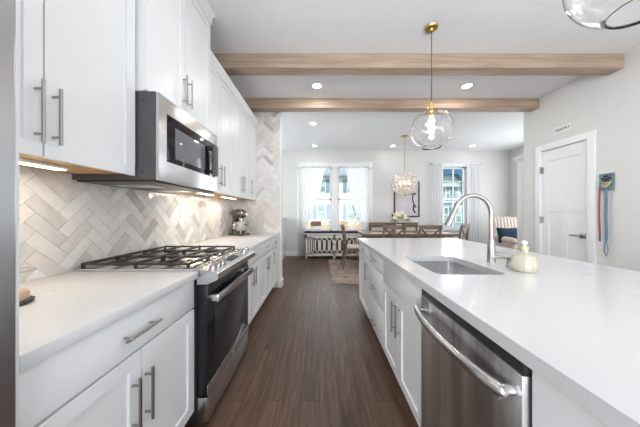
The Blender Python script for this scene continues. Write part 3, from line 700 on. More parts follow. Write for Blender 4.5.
# ------------------------------------------------------------------ counter objects
def wire_tray():
    x, y, z = -1.15, .818, CT
    t = thing('serving_stand', 'round pale wooden stand with a dark rim beside the refrigerator', 'stand', (x, y, z))
    bm = B(); lathe(bm, [(0, 0), (.055, 0), (.070, .006), (.072, .012), (.066, .014), (0, .014)], (x, y, z), 40); obj('base', bm, M['iron'], t, 40)
    bm = B(); lathe(bm, [(0, .014), (.056, .014), (.060, .02), (.058, .045), (.046, .052), (0, .052)], (x, y, z), 40); obj('wooden_block', bm, M['traywood'], t, 40)
    bm = B(); pts = []
    for i in range(33): a = 2*PI*i/32; pts.append((x+.02+.06*math.cos(a), y+.0+.06*math.sin(a), z+.125))
    tube(bm, pts, .0022, 6); cyl(bm, (x-.04, y, z+.05), (x-.04, y, z+.125), .0022, seg=8); obj('wire_ring', bm, M['silver'], t, 60)
wire_tray()
def mixer():
    x, y, z = -1.25, 3.50, CT
    t = thing('stand_mixer', 'dark metallic stand mixer with a polished bowl at the far end of the left counter', 'mixer', (x, y, z), -.55)
    bm = B(); box(bm, x-.16, x+.14, y-.10, y+.10, z, z+.035, bev=.016, seg=3); obj('base', bm, M['bronze'], t, 40)
    bm = B(); tube(bm, [(x-.10, y, z+.03), (x-.105, y, z+.12), (x-.10, y, z+.22), (x-.085, y, z+.28)], [.062, .048, .046, .055], 20); obj('column', bm, M['bronze'], t, 60)
    bm = B(); tube(bm, [(x-.165, y, z+.33), (x-.15, y, z+.335), (x-.10, y, z+.335), (x, y, z+.335), (x+.08, y, z+.33), (x+.125, y, z+.325), (x+.135, y, z+.325)], [.02, .055, .070, .072, .066, .045, .02], 24); hd = obj('motor_head', bm, M['bronze'], t, 60)
    bm = B(); tube(bm, [(x-.14, y, z+.335), (x+.10, y, z+.328)], .0735, 24, flat=(.16, 1.0), cap=True); obj('trim_band', bm, M['silver'], hd, 60)
    bm = B(); cyl(bm, (x+.125, y, z+.325), (x+.155, y, z+.325), .022); obj('attachment_hub', bm, M['silver'], hd, 40)
    bm = B(); lathe(bm, [(0, .038), (.055, .038), (.06, .05), (.085, .075), (.105, .12), (.112, .17), (.115, .205), (.118, .208), (.112, .206), (.10, .12), (.06, .06), (0, .05)], (x+.04, y, z), 36); obj('bowl', bm, M['silver'], t, 60)
    bm = B(); tube(bm, [(x+.04+.0, y-.11, z+.18), (x+.05, y-.15, z+.16), (x+.05, y-.15, z+.11), (x+.04, y-.10, z+.10)], .008, 10); obj('bowl_handle', bm, M['silver'], t, 60)
    bm = B(); cyl(bm, (x+.04, y, z+.26), (x+.04, y, z+.11), .008); ball(bm, (x+.04, y, z+.12), .04, (1, .3, 1)); obj('beater', bm, M['silver'], t, 60)
mixer()
# faucet
t = thing('kitchen_faucet', 'tall brushed nickel gooseneck faucet behind the sink', 'faucet', (1.18, 1.575, CT))
fx, fy = 1.197, 1.575
bm = B(); lathe(bm, [(0, 0), (.029, 0), (.029, .006), (.026, .010), (.0245, .06), (.023, .13), (.018, .17), (.015, .18), (0, .18)], (fx, fy, CT), 28); bd = obj('body', bm, M['nickel'], t, 60)
bm = B(); pts = [(fx, fy, CT+.15), (fx, fy, CT+.22), (fx, fy, CT+.28)]
R_ = .127; cxx = fx-R_
for i in range(0, 17): a = math.radians(160*i/16); pts.append((cxx+R_*math.cos(a), fy, CT+.335+R_*math.sin(a)))
tube(bm, pts, .0148, 16); obj('spout', bm, M['nickel'], t, 60)
p_end = Vector(pts[-1]); dr_ = (Vector(pts[-1])-Vector(pts[-2])).normalized()
bm = B(); cyl(bm, p_end-dr_*.005, p_end+dr_*.03, .0155, .016, 20); cyl(bm, p_end+dr_*.032, p_end+dr_*.142, .0165, .0225, 24); obj('spray_head', bm, M['nickel'], t, 60)
bm = B(); cyl(bm, (fx+.015, fy, CT+.055), (fx+.055, fy, CT+.055), .015, .014); cyl(bm, (fx+.05, fy, CT+.058), (fx+.13, fy-.03, CT+.068), .008, .006); obj('lever', bm, M['nickel'], t, 60)
t = thing('soap_pump', 'small nickel pump dispenser between faucet and amber bottle', 'dispenser', (1.185, 1.41, CT))
bm = B(); lathe(bm, [(0, 0), (.019, 0), (.019, .006), (.013, .010), (.012, .045), (.014, .05), (.014, .062), (0, .064)], (1.185, 1.41, CT), 24); obj('base', bm, M['nickel'], t, 60)
bm = B(); tube(bm, [(1.19, 1.41, CT+.055), (1.15, 1.42, CT+.058), (1.10, 1.43, CT+.052)], [.008, .007, .006], 12); obj('nozzle', bm, M['nickel'], t, 60)
# bottle
bx, by = 1.19, 1.31
t = thing('glass_bottle', 'faceted round glass bottle of pale amber soap beside the faucet', 'bottle', (bx, by, CT))
bm = B(); rg = lathe(bm, [(0, 0), (.050, 0), (.057, .008), (.060, .035), (.059, .068), (.052, .092), (.033, .104), (.020, .110), (.0175, .118), (.0175, .130), (0, .130)], (bx, by, CT), 14); obj('body', bm, M['pale_soap'], t)
bm = B(); cyl(bm, (bx, by, CT+.130), (bx, by, CT+.142), .019, seg=20); obj('collar', bm, M['yellow'], t, 40)
bm = B(); lathe(bm, [(0, .142), (.008, .142), (.007, .152), (.013, .157), (.015, .166), (.010, .176), (0, .178)], (bx, by, CT), 20); obj('stopper', bm, M['ceramic'], t, 60)
# ------------------------------------------------------------------ things on the right wall
t = thing('pantry_sign', 'small white ribbon-ended sign reading PANTRY above the door', 'sign', (XR, 3.25, 2.47))
cy, cz = 3.255, 2.475; hw, hh = .125, .045
bm = B(); prism(bm, [(cy-hw, cz-hh), (cy-hw+.02, cz-hh*1.15), (cy+hw-.02, cz-hh*1.15), (cy+hw, cz-hh), (cy+hw-.014, cz), (cy+hw, cz+hh), (cy+hw-.02, cz+hh*1.15), (cy-hw+.02, cz+hh*1.15), (cy-hw, cz+hh), (cy-hw+.014, cz)], 'x', XR-.012, XR-.0005); obj('board', bm, M['sign'], t)
def lettering(txt, size, m, parent, mw, name='lettering', ext=.0012):
    c = bpy.data.curves.new('txt', 'FONT'); c.body = txt; c.size = size; c.align_x = 'CENTER'; c.align_y = 'CENTER'; c.extrude = ext; c.offset = .0006
    o = bpy.data.objects.new('txt', c); C.objects.link(o); bpy.context.view_layer.update()
    me = bpy.data.meshes.new_from_object(o.evaluated_get(bpy.context.evaluated_depsgraph_get())); bpy.data.objects.remove(o)
    bm = B(); bm.from_mesh(me); bm.transform(mw); return obj(name, bm, m, parent)
lettering('PANTRY', .052, M['ink'], t, Matrix.Translation((XR-.0125, cy, cz)) @ Matrix.Rotation(-PI/2, 4, 'Z') @ Matrix.Rotation(PI/2, 4, 'X'))
py, pz = 2.755, 1.635; 
t = thing('leash_plaque', 'square weathered blue plaque with black paw print and yellow ornament', 'plaque', (XR, py, pz))
bm = B(); box(bm, XR-.018, XR-.0005, py-.070, py+.070, pz-.105, pz+.105, bev=.002); obj('board', bm, M['plaque'], t)
bm = B()
for dy, dz_, r_ in ((0, .022, .034), (-.038, .045, .014), (-.014, .070, .014), (.014, .070, .014), (.038, .045, .014)): cyl(bm, (XR-.0185, py+dy, pz+dz_), (XR-.021, py+dy, pz+dz_), r_, seg=20)
obj('paw_print', bm, M['paw'], t, 40)
bm = B(); pts = []
for i in range(25):
    a = 2*PI*i/24; pts.append((XR-.024, py+.0024*16*math.sin(a)**3, pz-.03+.0024*(13*math.cos(a)-5*math.cos(2*a)-2*math.cos(3*a)-math.cos(4*a))))
tube(bm, pts, .005, 8); tube(bm, [(XR-.026, py-.005, pz-.03), (XR-.028, py-.045, pz-.022), (XR-.026, py-.06, pz-.006)], .005, 8); obj('ornament', bm, M['yellow'], t, 60)
for q in (-.02, .035):
    bm = B(); tube(bm, [(XR-.018, py+q, pz-.07), (XR-.05, py+q, pz-.08), (XR-.055, py+q, pz-.065)], .0045, 8); obj('hook', bm, M['black'], t, 60)
def leash(name, label, m, q, pts, w):
    t = thing(name, label, 'leash', (XR-.04, py+q, pz-.5)); bm = B()
    tube(bm, [(XR-.04-dx, py+q+dy, pz+z) for dx, dy, z in pts], w, 10, flat=(.16, 1), up=(1, 0, 0)); obj('strap', bm, m, t, 60)
    return t
t = leash('dog_leash', 'orange-brown dog leash hanging left on the blue plaque', M['orange'], .042, [(0, 0, -.072), (0, .006, -.2), (-.005, .012, -.38), (0, .004, -.56), (0, .0, -.64)], .012)
bm = B(); cyl(bm, (XR-.04, py+.042, pz-.64), (XR-.04, py+.042, pz-.73), .007); obj('clasp', bm, M['black'], t, 60)
t = leash('dog_leash', 'long pale blue dog leash hanging right on the plaque', M['blue'], -.018, [(0, 0, -.072), (0, -.004, -.2), (-.005, .004, -.4), (0, -.006, -.62), (0, 0, -.72)], .016)
bm = B(); tube(bm, [(XR-.04, py-.018+a, pz-.60+b) for a, b in ((0, -.10), (.013, -.17), (.018, -.25), (.0, -.30), (-.018, -.25), (-.013, -.17), (0, -.10))], .006, 8); obj('hand_loop', bm, M['blue'], t, 60)
# ------------------------------------------------------------------ pendants
def pendant(label, x, y, zc=2.08, r=.193):
    t = thing('globe_pendant', label, 'pendant light', (x, y, zc), 0, 'clear globe pendants over the island')
    bm = B(); lathe(bm, [(0, H), (.060, H), (.062, H-.006), (.055, H-.020), (.02, H-.024), (.012, H-.045), (0, H-.045)], (x, y, 0), 32); obj('canopy', bm, M['brass'], t, 40)
    bm = B(); cyl(bm, (x, y, zc+r+.06), (x, y, H-.04), .0035, seg=10); obj('cord', bm, M['iron'], t)
    bm = B(); lathe(bm, [(0, .275), (.010, .275), (.012, .25), (.024, .245), (.024, .22), (.036, .215), (.036, .196), (.045, .19), (.045, .175), (.03, .172), (.022, .165), (.02, .135), (0, .135)], (x, y, zc), 28); obj('socket_cap', bm, M['brass'], t, 40)
    bm = B(); prof = []
    a0, a1 = .22, PI-.46; n = 22; th = .0035
    for i in range(n+1): a = a0+(a1-a0)*i/n; prof.append((r*math.sin(a), r*math.cos(a)))
    prof.append(((r-.004)*math.sin(a1)+.004, (r)*math.cos(a1)-.005)) 
    for i in range(n, -1, -1): a = a0+(a1-a0)*i/n; prof.append(((r-th)*math.sin(a), (r-th)*math.cos(a)))
    prof.append(prof[0]); lathe(bm, prof, (x, y, zc), 48); bmesh.ops.remove_doubles(bm, verts=bm.verts, dist=.00001); obj('globe_shade', bm, M['globe'], t, 180)
    bm = B(); ball(bm, (x, y, zc+.085), .03, (1, 1, 1.15)); cyl(bm, (x, y, zc+.11), (x, y, zc+.137), .018, .016); obj('bulb', bm, M['bulbglow'], t, 60)
    lamp('bulb_light', 'POINT', (0, 0, .02), 5, .03, color=(1, .88, .72), parent=t)
pendant('whole clear glass globe pendant on a brass cap over the island', 1.105, 2.23)
pendant('clear glass globe pendant cut off at the top right of the view', 1.07, .735, 2.10)
# chandelier
chx, chy, chz = 2.02, 5.37, 1.955
t = thing('chandelier', 'round crystal chandelier on a slim gold rod over the dining table', 'chandelier', (chx, chy, chz))
bm = B(); lathe(bm, [(0, H), (.075, H), (.075, H-.02), (.015, H-.03), (0, H-.03)], (chx, chy, 0), 28); obj('canopy', bm, M['brass'], t, 40)
bm = B(); cyl(bm, (chx, chy, chz+.22), (chx, chy, H-.02), .008, seg=12); obj('rod', bm, M['brass'], t, 40)
bm = B()
for zz, rr in ((.20, .13), (.08, .25), (-.06, .25), (-.18, .15)):
    tube(bm, [(chx+rr*math.cos(2*PI*i/24), chy+rr*math.sin(2*PI*i/24), chz+zz) for i in range(25)], .007, 6)
for i in range(6):
    a = 2*PI*i/6; tube(bm, [(chx+.25*math.cos(a)*math.sin(p), chy+.25*math.sin(a)*math.sin(p), chz+.25*math.cos(p)) for p in [PI*k/12 for k in range(1, 12)]], .005, 6)
obj('frame', bm, M['brass'], t, 60)
bm = B(); rnd = random.Random(5); N = 300
for i in range(N):
    zz = 1-2*(i+.5)/N; rr = math.sqrt(1-zz*zz); a = i*2.39996
    p = Vector((rr*math.cos(a), rr*math.sin(a), zz))*(.262+rnd.random()*.03)
    tb = B(); bmesh.ops.create_icosphere(tb, subdivisions=1, radius=.023)
    tb.transform(Matrix.Translation(Vector((chx, chy, chz))+p) @ Matrix.Rotation(rnd.random()*3, 4, 'X') @ Matrix.Diagonal((.8, .8, 1.25, 1))); merge(bm, tb)
o = obj('crystals', bm, M['crystal'], t); o['kind'] = 'stuff'
for i in range(6):
    a = 2*PI*i/6; bm = B(); ball(bm, (chx+.12*math.cos(a), chy+.12*math.sin(a), chz+.02), .022, (1, 1, 1.7), 10, 8); obj('bulb', bm, M['crystalglow'], t, 60)
lamp('chandelier_light', 'POINT', (0, 0, -.0), 2.5, .12, color=(1, .86, .70), parent=t)
# recessed lights
RL = [(-.045, 3.26, 'recessed ceiling light between the beams, left of the pendant'), (2.13, 3.26, 'recessed ceiling light between the beams, right of the pendant'),
      (-.14, 4.62, 'recessed ceiling light beyond the farther beam, nearest on the left'), (2.22, 4.62, 'recessed ceiling light seen through the clear globe pendant'),
      (-.15, 6.14, 'recessed ceiling light above the double window'), (1.99, 6.14, 'recessed ceiling light left of the gold chandelier rod'), (4.16, 6.14, 'recessed ceiling light above the single window')]
RN = [(-.045, 1.3, 'added unseen recessed ceiling light overhead near the range'), (2.13, 1.3, 'added unseen recessed ceiling light overhead above the island'), (-.045, -.9, 'added unseen recessed ceiling light behind the camera on the left'), (2.13, -.9, 'added unseen recessed ceiling light behind the camera on the right')]  # out-of-view downlights added to light the near kitchen
for i, (x, y, lab) in enumerate(RL+RN):
    t = thing('recessed_light', lab, 'ceiling light', (x, y, H-.01), 0, 'recessed lights in the ceiling')
    bm = B(); lathe(bm, [(.062, H), (.088, H), (.088, H-.004), (.07, H-.008), (.062, H-.006), (.062, H)], (x, y, 0), 32); obj('trim_ring', bm, M['trim'], t, 40)
    bm = B(); cyl(bm, (x, y, H-.0045), (x, y, H-.001), .0615, seg=32); obj('lens', bm, M['lampglow'], t)
    lamp('downlight', 'AREA', (0, 0, -.004), (.7 if y > 6 else 5) if y > 2 else 5, .12, (0, 0, 0), (1, .97, .93), parent=t, shape='DISK')
# ------------------------------------------------------------------ curtains
def curtain(label, rows, y, name='curtain', folds=8, amp=.013, group=None):
    """rows: (z, xl, xr) from the top down"""
    bm = B(); nu = folds*8; prev = None
    zs = []
    for (z0, a0, b0), (z1, a1, b1) in zip(rows, rows[1:]):
        n = max(2, int((z0-z1)/.06))
        for i in range(n): q = i/n; zs.append((z0+(z1-z0)*q, a0+(a1-a0)*q, b0+(b1-b0)*q))
    zs.append(rows[-1])
    for z, a, b in zs:
        wdt = abs(b-a); cur = []
        for k in range(nu+1):
            q = k/nu; ph = 2*PI*folds*q
            cur.append(bm.verts.new((a+(b-a)*q+.006*math.sin(2.3*ph), y+amp*math.sin(ph)+.006*math.sin(ph*.37+z*2), z)))
        if prev:
            for k in range(nu): bm.faces.new((prev[k], prev[k+1], cur[k+1], cur[k]))
        prev = cur
    o = obj(name, bm, M['sheer'], None, 180); return tag(o, label, 'curtain', group)
GC = 'white sheer curtains at the dining windows'
yc = YB-.095; kc = yc/225
def cx_(u): return (u-320)*kc
def cz_(v): return 1.25-(v-213.5)*kc
curtain('white sheer curtain tied to the left of the double window', [(cz_(168), cx_(299), cx_(325)), (cz_(190), cx_(299), cx_(320.5)), (cz_(215), cx_(299), cx_(311)), (cz_(232), cx_(298.5), cx_(305)), (.03, cx_(298), cx_(304.5))], yc, group=GC)
curtain('white sheer curtain tied to the right of the double window', [(cz_(168), cx_(346), cx_(370)), (cz_(190), cx_(349), cx_(370)), (cz_(215), cx_(356.5), cx_(370.5)), (cz_(232), cx_(364), cx_(371)), (.03, cx_(365), cx_(372))], yc, group=GC)
curtain('white curtain panel left of the single window', [(cz_(163.5), cx_(433), cx_(442)), (cz_(195), cx_(431), cx_(443)), (.03, cx_(429), cx_(443))], yc, folds=5, amp=.008, group=GC)
curtain('white curtain panel right of the single window', [(cz_(163.5), cx_(468), cx_(479)), (cz_(195), cx_(468), cx_(480.5)), (.03, cx_(467), cx_(484))], yc, folds=5, amp=.008, group=GC)
def rod(label, x0, x1, z):
    t = thing('curtain_rod', label, 'curtain rod', ((x0+x1)/2, yc, z)); bm = B(); cyl(bm, (x0, yc, z), (x1, yc, z), .011); obj('rod', bm, M['trim'], t, 40)
    for x in (x0, x1):
        bm = B(); ball(bm, (x, yc, z), .02); obj('finial', bm, M['nickel'], t, 60)
        bm = B(); xx = x+(.03 if x == x0 else -.03); cyl(bm, (xx, yc, z), (xx, YB-.001, z), .007); obj('bracket', bm, M['nickel'], t, 40)
rod('curtain rod across the double window', cx_(298), cx_(371.5), cz_(168)+.005)
rod('curtain rod across the single window', cx_(432), cx_(481), cz_(163.5)+.005)
# ------------------------------------------------------------------ dining furniture
RG = B(); box(RG, .22, 3.7, 3.99, 6.05, 0, .008, bev=.003); tag(obj('area_rug', RG, M['rug']), 'faded brown patterned area rug under the dining table', 'rug')
Z0 = .013
def seg_box(bm, p0, p1, w, d, bev=.003):
    """bar from p0 to p1, width w (x) depth d"""
    p0, p1 = Vector(p0), Vector(p1); v = p1-p0; L = v.length
    q = v.to_track_quat('Z', 'Y').to_matrix()
    rot_box(bm, (p0+p1)/2, (w, d, L), q, bev)
def make_chair():
    t = thing('dining_chair', 'x', 'chair', (0, 0, 0)); w = .22
    for s in (-1, 1):
        bm = B(); tube(bm, [(s*w*.95, -.27, 0), (s*w*.97, -.225, .2), (s*w, -.20, .45), (s*w, -.215, .70), (s*w, -.26, .98)], [.021, .023, .025, .023, .020], 8); obj('leg', bm, M['furn'], t, 60, world=False)
        bm = B(); tube(bm, [(s*w, .20, 0), (s*w, .20, .43)], [.017, .024], 8); obj('leg', bm, M['furn'], t, 60, world=False)
        bm = B(); seg_box(bm, (s*w, -.23, .18), (s*w, .20, .18), .02, .022); obj('stretcher', bm, M['furn'], t, world=False)
    bm = B(); box(bm, -.235, .235, -.20, .235, .415, .455, bev=.006); obj('seat_frame', bm, M['furn'], t, 30, world=False)
    bm = B(); box(bm, -.22, .22, -.185, .225, .455, .495, bev=.018, seg=3); obj('seat_cushion', bm, M['seat_fabric'], t, 60, world=False)
    bm = B(); n = 8
    for i in range(n):
        a, b = -.245+.49*i/n, -.245+.49*(i+1)/n; f = lambda x: -.262-.03*(1-(x/.245)**2)
        prism(bm, [(a, f(a)-.012), (b, f(b)-.012), (b, f(b)+.012), (a, f(a)+.012)], 'z', .905, .99)
    bmesh.ops.remove_doubles(bm, verts=bm.verts, dist=.0005); obj('top_rail', bm, M['furnx'], t, world=False)
    for s in (-1, 1):
        bm = B(); tube(bm, [(s*.20, -.215, .55), (s*.07, -.235+s*.008, .72), (-s*.07, -.245+s*.008, .79), (-s*.20, -.262, .915)], .014, 8, flat=(1.3, .6), up=(1, 0, 0)); obj('cross_slat', bm, M['furn'], t, 60, world=False)
    bm = B(); seg_box(bm, (-.21, -.208, .56), (.21, -.208, .56), .035, .018); obj('lower_rail', bm, M['furn'], t, world=False)
    return t
proto = make_chair(); used = []
def put(x, y, rz, lab, group='X-back dining chairs around the table'):
    c = proto if not used else copy_tree(proto); used.append(1)
    c.location = (x, y, Z0); c.rotation_euler = (0, 0, rz); c['label'] = lab; c['group'] = group
put(1.57, 5.00, 0, 'brown X-back dining chair with its back to the island, left of two')
put(2.33, 5.00, 0, 'brown X-back dining chair with its back to the island, right of two')
put(.78, 5.22, -PI/2, 'brown X-back dining chair seen from the side at left table end')
put(3.20, 5.40, math.radians(38), 'brown X-back dining chair at the right table end, behind the faucet')
# table
tx0, tx1, ty0, ty1 = .98, 3.04, 4.93, 5.85
t = thing('dining_table', 'long brown wooden dining table on the faded rug', 'table', ((tx0+tx1)/2, (ty0+ty1)/2, Z0))
bm = B(); box(bm, tx0, tx1, ty0, ty1, .745, .80, bev=.005); obj('tabletop', bm, M['furnx'], t, 30)
bm = B()
for b in [(tx0+.08, tx1-.08, ty0+.08, ty0+.105, .66, .745), (tx0+.08, tx1-.08, ty1-.105, ty1-.08, .66, .745), (tx0+.08, tx0+.105, ty0+.08, ty1-.08, .66, .745), (tx1-.105, tx1-.08, ty0+.08, ty1-.08, .66, .745)]: box(bm, *b)
obj('apron', bm, M['furnx'], t)
for x in (tx0+.13, tx1-.13):
    for y in (ty0+.13, ty1-.13): bm = B(); lathe(bm, [(0, 0), (.03, 0), (.035, .05), (.028, .09), (.045, .25), (.05, .45), (.035, .52), (.045, .56), (.045, .735), (0, .735)], (x, y, Z0), 16); obj('leg', bm, M['furn'], t, 50)
for i, (x, y, lab) in enumerate([(1.36, 5.12, 'pale pink placemat at the near left of the table'), (1.93, 5.10, 'pale pink placemat on the table between the two near chairs'), (2.55, 5.12, 'pale pink placemat at the near right of the table')]):
    bm = B(); box(bm, x-.2, x+.2, y-.14, y+.12, .8015, .806, bev=.002); tag(obj('placemat', bm, M['pink']), lab, 'placemat', 'placemats on the dining table')
# bench
t = thing('dining_bench', 'long wooden bench with a plain top rail behind the table', 'bench', (2.05, 6.1, Z0))
bx0, bx1 = 1.38, 2.72
for x in (bx0, bx1-.05, (bx0+bx1)/2-.025):
    bm = B(); box(bm, x, x+.05, 6.27, 6.32, Z0, .99, bev=.004); obj('leg', bm, M['furn'], t, 30)
    bm = B(); box(bm, x, x+.05, 5.90, 5.95, Z0, .42, bev=.004); obj('leg', bm, M['furn'], t, 30)
bm = B(); box(bm, bx0-.01, bx1+.01, 5.89, 6.32, .42, .455, bev=.005); obj('seat', bm, M['furnx'], t, 30)
bm = B(); box(bm, bx0-.02, bx1+.02, 6.265, 6.325, .87, 1.0, bev=.008); obj('top_rail', bm, M['furnx'], t, 30)
bm = B(); box(bm, bx0+.03, (bx0+bx1)/2-.03, 6.28, 6.315, .50, .86, bev=.012); box(bm, (bx0+bx1)/2+.03, bx1-.03, 6.28, 6.315, .50, .86, bev=.012); obj('back_panel', bm, M['seat_fabric'], t, 40)
# bouquet
vx, vy, vz = 1.90, 5.42, .80
t = thing('flower_vase', 'white vase with cream roses and green leaves on the dining table', 'vase', (vx, vy, vz))
bm = B(); lathe(bm, [(0, .0), (.05, .0), (.062, .04), (.06, .09), (.045, .13), (.05, .15), (.045, .148), (.04, .13), (.05, .08), (0, .02)], (vx, vy, vz+.0008), 24); obj('vase', bm, M['ceramic'], t, 60)
bm = B(); rnd = random.Random(4)
for i in range(46):
    a = rnd.random()*2*PI; rr = .05+rnd.random()*.14; z = vz+.15+rnd.random()*.17
    c = Vector((vx+rr*math.cos(a), vy+rr*math.sin(a), z-.5*rr)); tb = B()
    vs = [tb.verts.new(q) for q in ((0, 0, 0), (.045, .02, .008), (.09, 0, 0), (.045, -.02, .008))]; tb.faces.new(vs)
    e = bmesh.ops.extrude_face_region(tb, geom=tb.faces[:]); bmesh.ops.translate(tb, verts=[g for g in e['geom'] if isinstance(g, bmesh.types.BMVert)], vec=(0, 0, .002))
    tb.transform(Matrix.Translation(c) @ Matrix.Rotation(a, 4, 'Z') @ Matrix.Rotation(-.6+rnd.random()*1.0, 4, 'Y')); merge(bm, tb)
tube(bm, [(vx-.02, vy, vz+.1), (vx-.09, vy-.01, vz+.24), (vx-.13, vy, vz+.34)], .004, 6)
for q in (.7, .8, .9, 1.0): ball(bm, (vx-.02-.11*q, vy, vz+.1+.24*q), .014, (1.4, .6, 1), 8, 6)
o = obj('foliage', bm, M['leaf'], t); o['kind'] = 'stuff'
for i in range(15):
    a = i*2.4; rr = .13*math.sqrt((i+.4)/15); c = (vx+.02+rr*math.cos(a)*1.15, vy+rr*math.sin(a), vz+.335-rr*rr*6.5+.03*rnd.random())
    bm = B()
    for (r_, dz_) in ((.045, 0), (.036, .010), (.024, .020)):
        n = 10; ringv = lathe(bm, [(r_*.3, -.02+dz_), (r_*.85, -.012+dz_), (r_, .008+dz_), (r_*.8, .022+dz_), (r_*.7, .018+dz_)], c, n)
    obj('rose', bm, M['petal'], t, 60)
t.scale = (1.28, 1.28, 1.28)
# white slatted bench / crate by the window
ux0, ux1, uy0, uy1, uz = -.42, 1.22, 6.24, 6.46, .70
t = thing('slatted_cabinet', 'cream slatted two-door low cabinet below the double window', 'cabinet', ((ux0+ux1)/2, (uy0+uy1)/2, 0))
bm = B(); box(bm, ux0+.02, ux1-.02, uy0+.03, uy1, .10, uz-.04); obj('dark_interior', bm, M['dark'], t)
bm = B()
for x in (ux0, (ux0+ux1)/2-.03, ux1-.05): box(bm, x, x+.055, uy0, uy0+.03, 0 if x != (ux0+ux1)/2-.03 else .0, uz-.03, bev=.002)
box(bm, ux0, ux1, uy0, uy0+.03, .08, .14); box(bm, ux0, ux1, uy0, uy0+.03, uz-.13, uz-.03)
box(bm, ux0, ux0+.02, uy0, uy1, 0, uz-.03); box(bm, ux1-.02, ux1, uy0, uy1, 0, uz-.03)
obj('frame', bm, M['crate'], t)
bm = B(); box(bm, ux0-.03, ux1+.03, uy0-.03, uy1+.01, uz-.03, uz, bev=.004); obj('top', bm, M['crate'], t, 30)
def grille(x0, x1, z0, z1, n, name):
    bm = B(); box(bm, x0, x1, uy0-.006, uy0+.02, z0, z0+.06); box(bm, x0, x1, uy0-.006, uy0+.02, z1-.06, z1)
    p = (x1-x0)/n
    for i in range(n+1): x = x0+p*i; box(bm, max(x0, x-p*.30), min(x1, x+p*.30), uy0-.006, uy0+.02, z0, z1)
    return obj(name, bm, M['crate'], t)
grille(ux0+.055, ux0+.25, .12, uz-.1, 3, 'side_grille'); grille(ux1-.25, ux1-.055, .12, uz-.1, 3, 'side_grille')
mx_ = (ux0+ux1)/2
for a, b, hx in ((ux0+.27, mx_-.008, mx_-.05), (mx_+.008, ux1-.27, mx_+.05)):
    o = grille(a, b, .16, uz-.13, 4, 'door'); bm = B(); ball(bm, (hx, uy0-.03, .40), .022); cyl(bm, (hx, uy0-.03, .40), (hx, uy0-.005, .40), .01); obj('knob', bm, M['black'], o, 60)
bm = B(); box(bm, ux0-.02, ux1+.0, uy0-.02, uy1, uz+.0005, uz+.055, bev=.018, seg=3); tag(obj('bench_cushion', bm, M['navy_cushion'], None, 50), 'thin dark navy cushion along the top of the slatted cabinet', 'cushion')
pxx = -.12
t = thing('planter', 'white planter with reddish brown contents on the navy cushion', 'planter', (pxx, 6.32, uz+.055))
bm = B(); box(bm, pxx-.13, pxx+.13, 6.26, 6.40, uz+.056, uz+.20, bev=.012, seg=3); obj('pot', bm, M['ceramic'], t, 40)
bm = B(); box(bm, pxx-.15, pxx+.15, 6.30, 6.36, uz+.20, uz+.33, bev=.02, seg=3); obj('back_board', bm, M['terracotta'], t, 40)
# framed picture
t = thing('framed_picture', 'black-framed pale print with a dark figure behind the chandelier', 'picture', (2.52, YB-.02, 1.66))
kx = (YB-.02)/225; fx0, fx1, fz0, fz1 = (394-320)*kx, (419.5-320)*kx, 1.25-(217-213.5)*kx, 1.25-(181.5-213.5)*kx
bm = B()
for b in [(fx0, fx0+.035, fz0, fz1), (fx1-.035, fx1, fz0, fz1), (fx0, fx1, fz0, fz0+.035), (fx0, fx1, fz1-.035, fz1)]: box(bm, b[0], b[1], YB-.03, YB-.001, b[2], b[3])
obj('frame', bm, M['black'], t)
bm = B(); box(bm, fx0+.03, fx1-.03, YB-.016, YB-.003, fz0+.03, fz1-.03); obj('print', bm, mat('pale_mauve_print', (.62, .57, .60), .6, var=.1, vscale=3), t)
bm = B(); px_ = fx1-.20
for pts, r_ in (([(px_-.05, .70), (px_+.0, .68), (px_+.07, .70), (px_+.10, .67)], .022), ([(px_+.01, .67), (px_+.0, .52), (px_+.04, .36)], .018), ([(px_+.04, .36), (px_+.02, .22), (px_+.08, .12)], .025), ([(px_+.05, .38), (px_+.10, .28)], .018)):
    tube(bm, [(x, YB-.0165, fz0+z*.98) for x, z in pts], r_, 8, flat=(.08, 1), up=(0, 1, 0))
obj('printed_figure', bm, M['paw'], t)
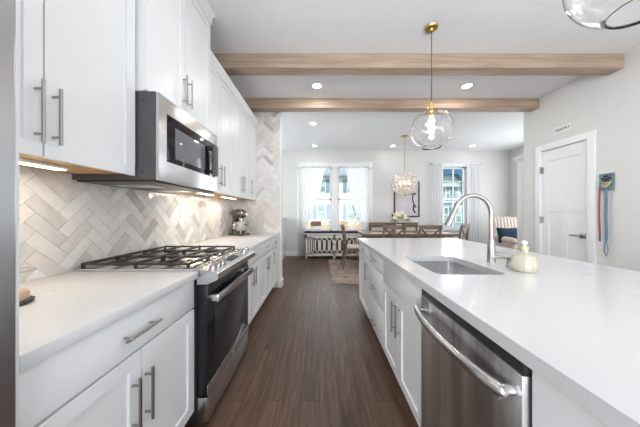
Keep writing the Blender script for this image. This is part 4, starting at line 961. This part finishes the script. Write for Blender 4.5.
# armchair
ax, ay = 4.74, 5.45
t = thing('armchair', 'cream channel-tufted armchair in the far right corner', 'armchair', (ax, ay, 0))
for dx in (-.33, .33):
    for dy in (-.30, .30): bm = B(); cyl(bm, (ax+dx, ay+dy, 0), (ax+dx, ay+dy, .16), .02, .028); obj('leg', bm, M['furn'], t, 40)
bm = B(); box(bm, ax-.38, ax+.38, ay-.36, ay+.36, .16, .32, bev=.04, seg=3); obj('seat_base', bm, M['cream_fabric'], t, 60)
bm = B(); box(bm, ax-.29, ax+.29, ay-.40, ay+.25, .32, .47, bev=.05, seg=4); obj('seat_cushion', bm, M['cream_fabric'], t, 60)
bm = B()
for i in range(9):
    x = ax-.34+.085*i; tube(bm, [(x, ay+.25, .30), (x, ay+.30, .70), (x, ay+.36, 1.12-.02*abs(i-4)**2/16), (x, ay+.38, 1.165-.02*abs(i-4)**2/16)], [.055, .052, .050, .02], 12)
obj('backrest', bm, M['cream_fabric'], t, 60)
for s in (-1, 1):
    bm = B(); tube(bm, [(ax+s*.36, ay-.40, .58), (ax+s*.36, ay-.37, .62), (ax+s*.36, ay+.1, .64), (ax+s*.36, ay+.33, .70)], [.04, .075, .075, .07], 14); box(bm, ax+s*.31, ax+s*.41, ay-.37, ay+.33, .28, .60, bev=.03, seg=3); obj('armrest', bm, M['cream_fabric'], t, 60)
bm = B(); n = 14; 
grid = [[None]*(n+1) for _ in range(n+1)]; back = [[None]*(n+1) for _ in range(n+1)]
RP = Matrix.Translation((ax-.20, ay-.04, .73)) @ Matrix.Rotation(math.radians(-12), 4, 'X')
for i in range(n+1):
    for j in range(n+1):
        u, v = -1+2*i/n, -1+2*j/n; th = .075*((1-u**4)*(1-v**4))**.6; k_ = 1-.07*(1-abs(v))*abs(u)**3; kv = 1-.10*(1-abs(u))*abs(v)**3
        grid[i][j] = bm.verts.new(RP @ Vector((u*.28*k_, -th, v*.185*kv))); back[i][j] = bm.verts.new(RP @ Vector((u*.28*k_, th, v*.185*kv)))
for i in range(n):
    for j in range(n):
        bm.faces.new((grid[i][j], grid[i+1][j], grid[i+1][j+1], grid[i][j+1])); bm.faces.new((back[i][j], back[i][j+1], back[i+1][j+1], back[i+1][j]))
bmesh.ops.remove_doubles(bm, verts=bm.verts, dist=.0008)
tag(obj('throw_pillow', bm, M['navy'], None, 180), 'deep blue throw pillow sitting in the cream armchair', 'pillow')
# white built-in with crown beyond the right wall
t = thing('bookcase', 'tall white built-in with a crown top beyond the pantry wall', 'cabinet', (4.1, YR+.22, 0))
bm = B(); box(bm, 3.74, 4.6, YR+.002, YR+.38, 0, 2.22, bev=.003); obj('body', bm, M['trim'], t, 30)
bm = B(); prism(bm, [(3.74, 2.22), (3.73, 2.24), (3.69, 2.29), (3.69, 2.31), (4.6, 2.31), (4.6, 2.22)], 'y', YR+.002, YR+.42); obj('crown', bm, M['trim'], t)
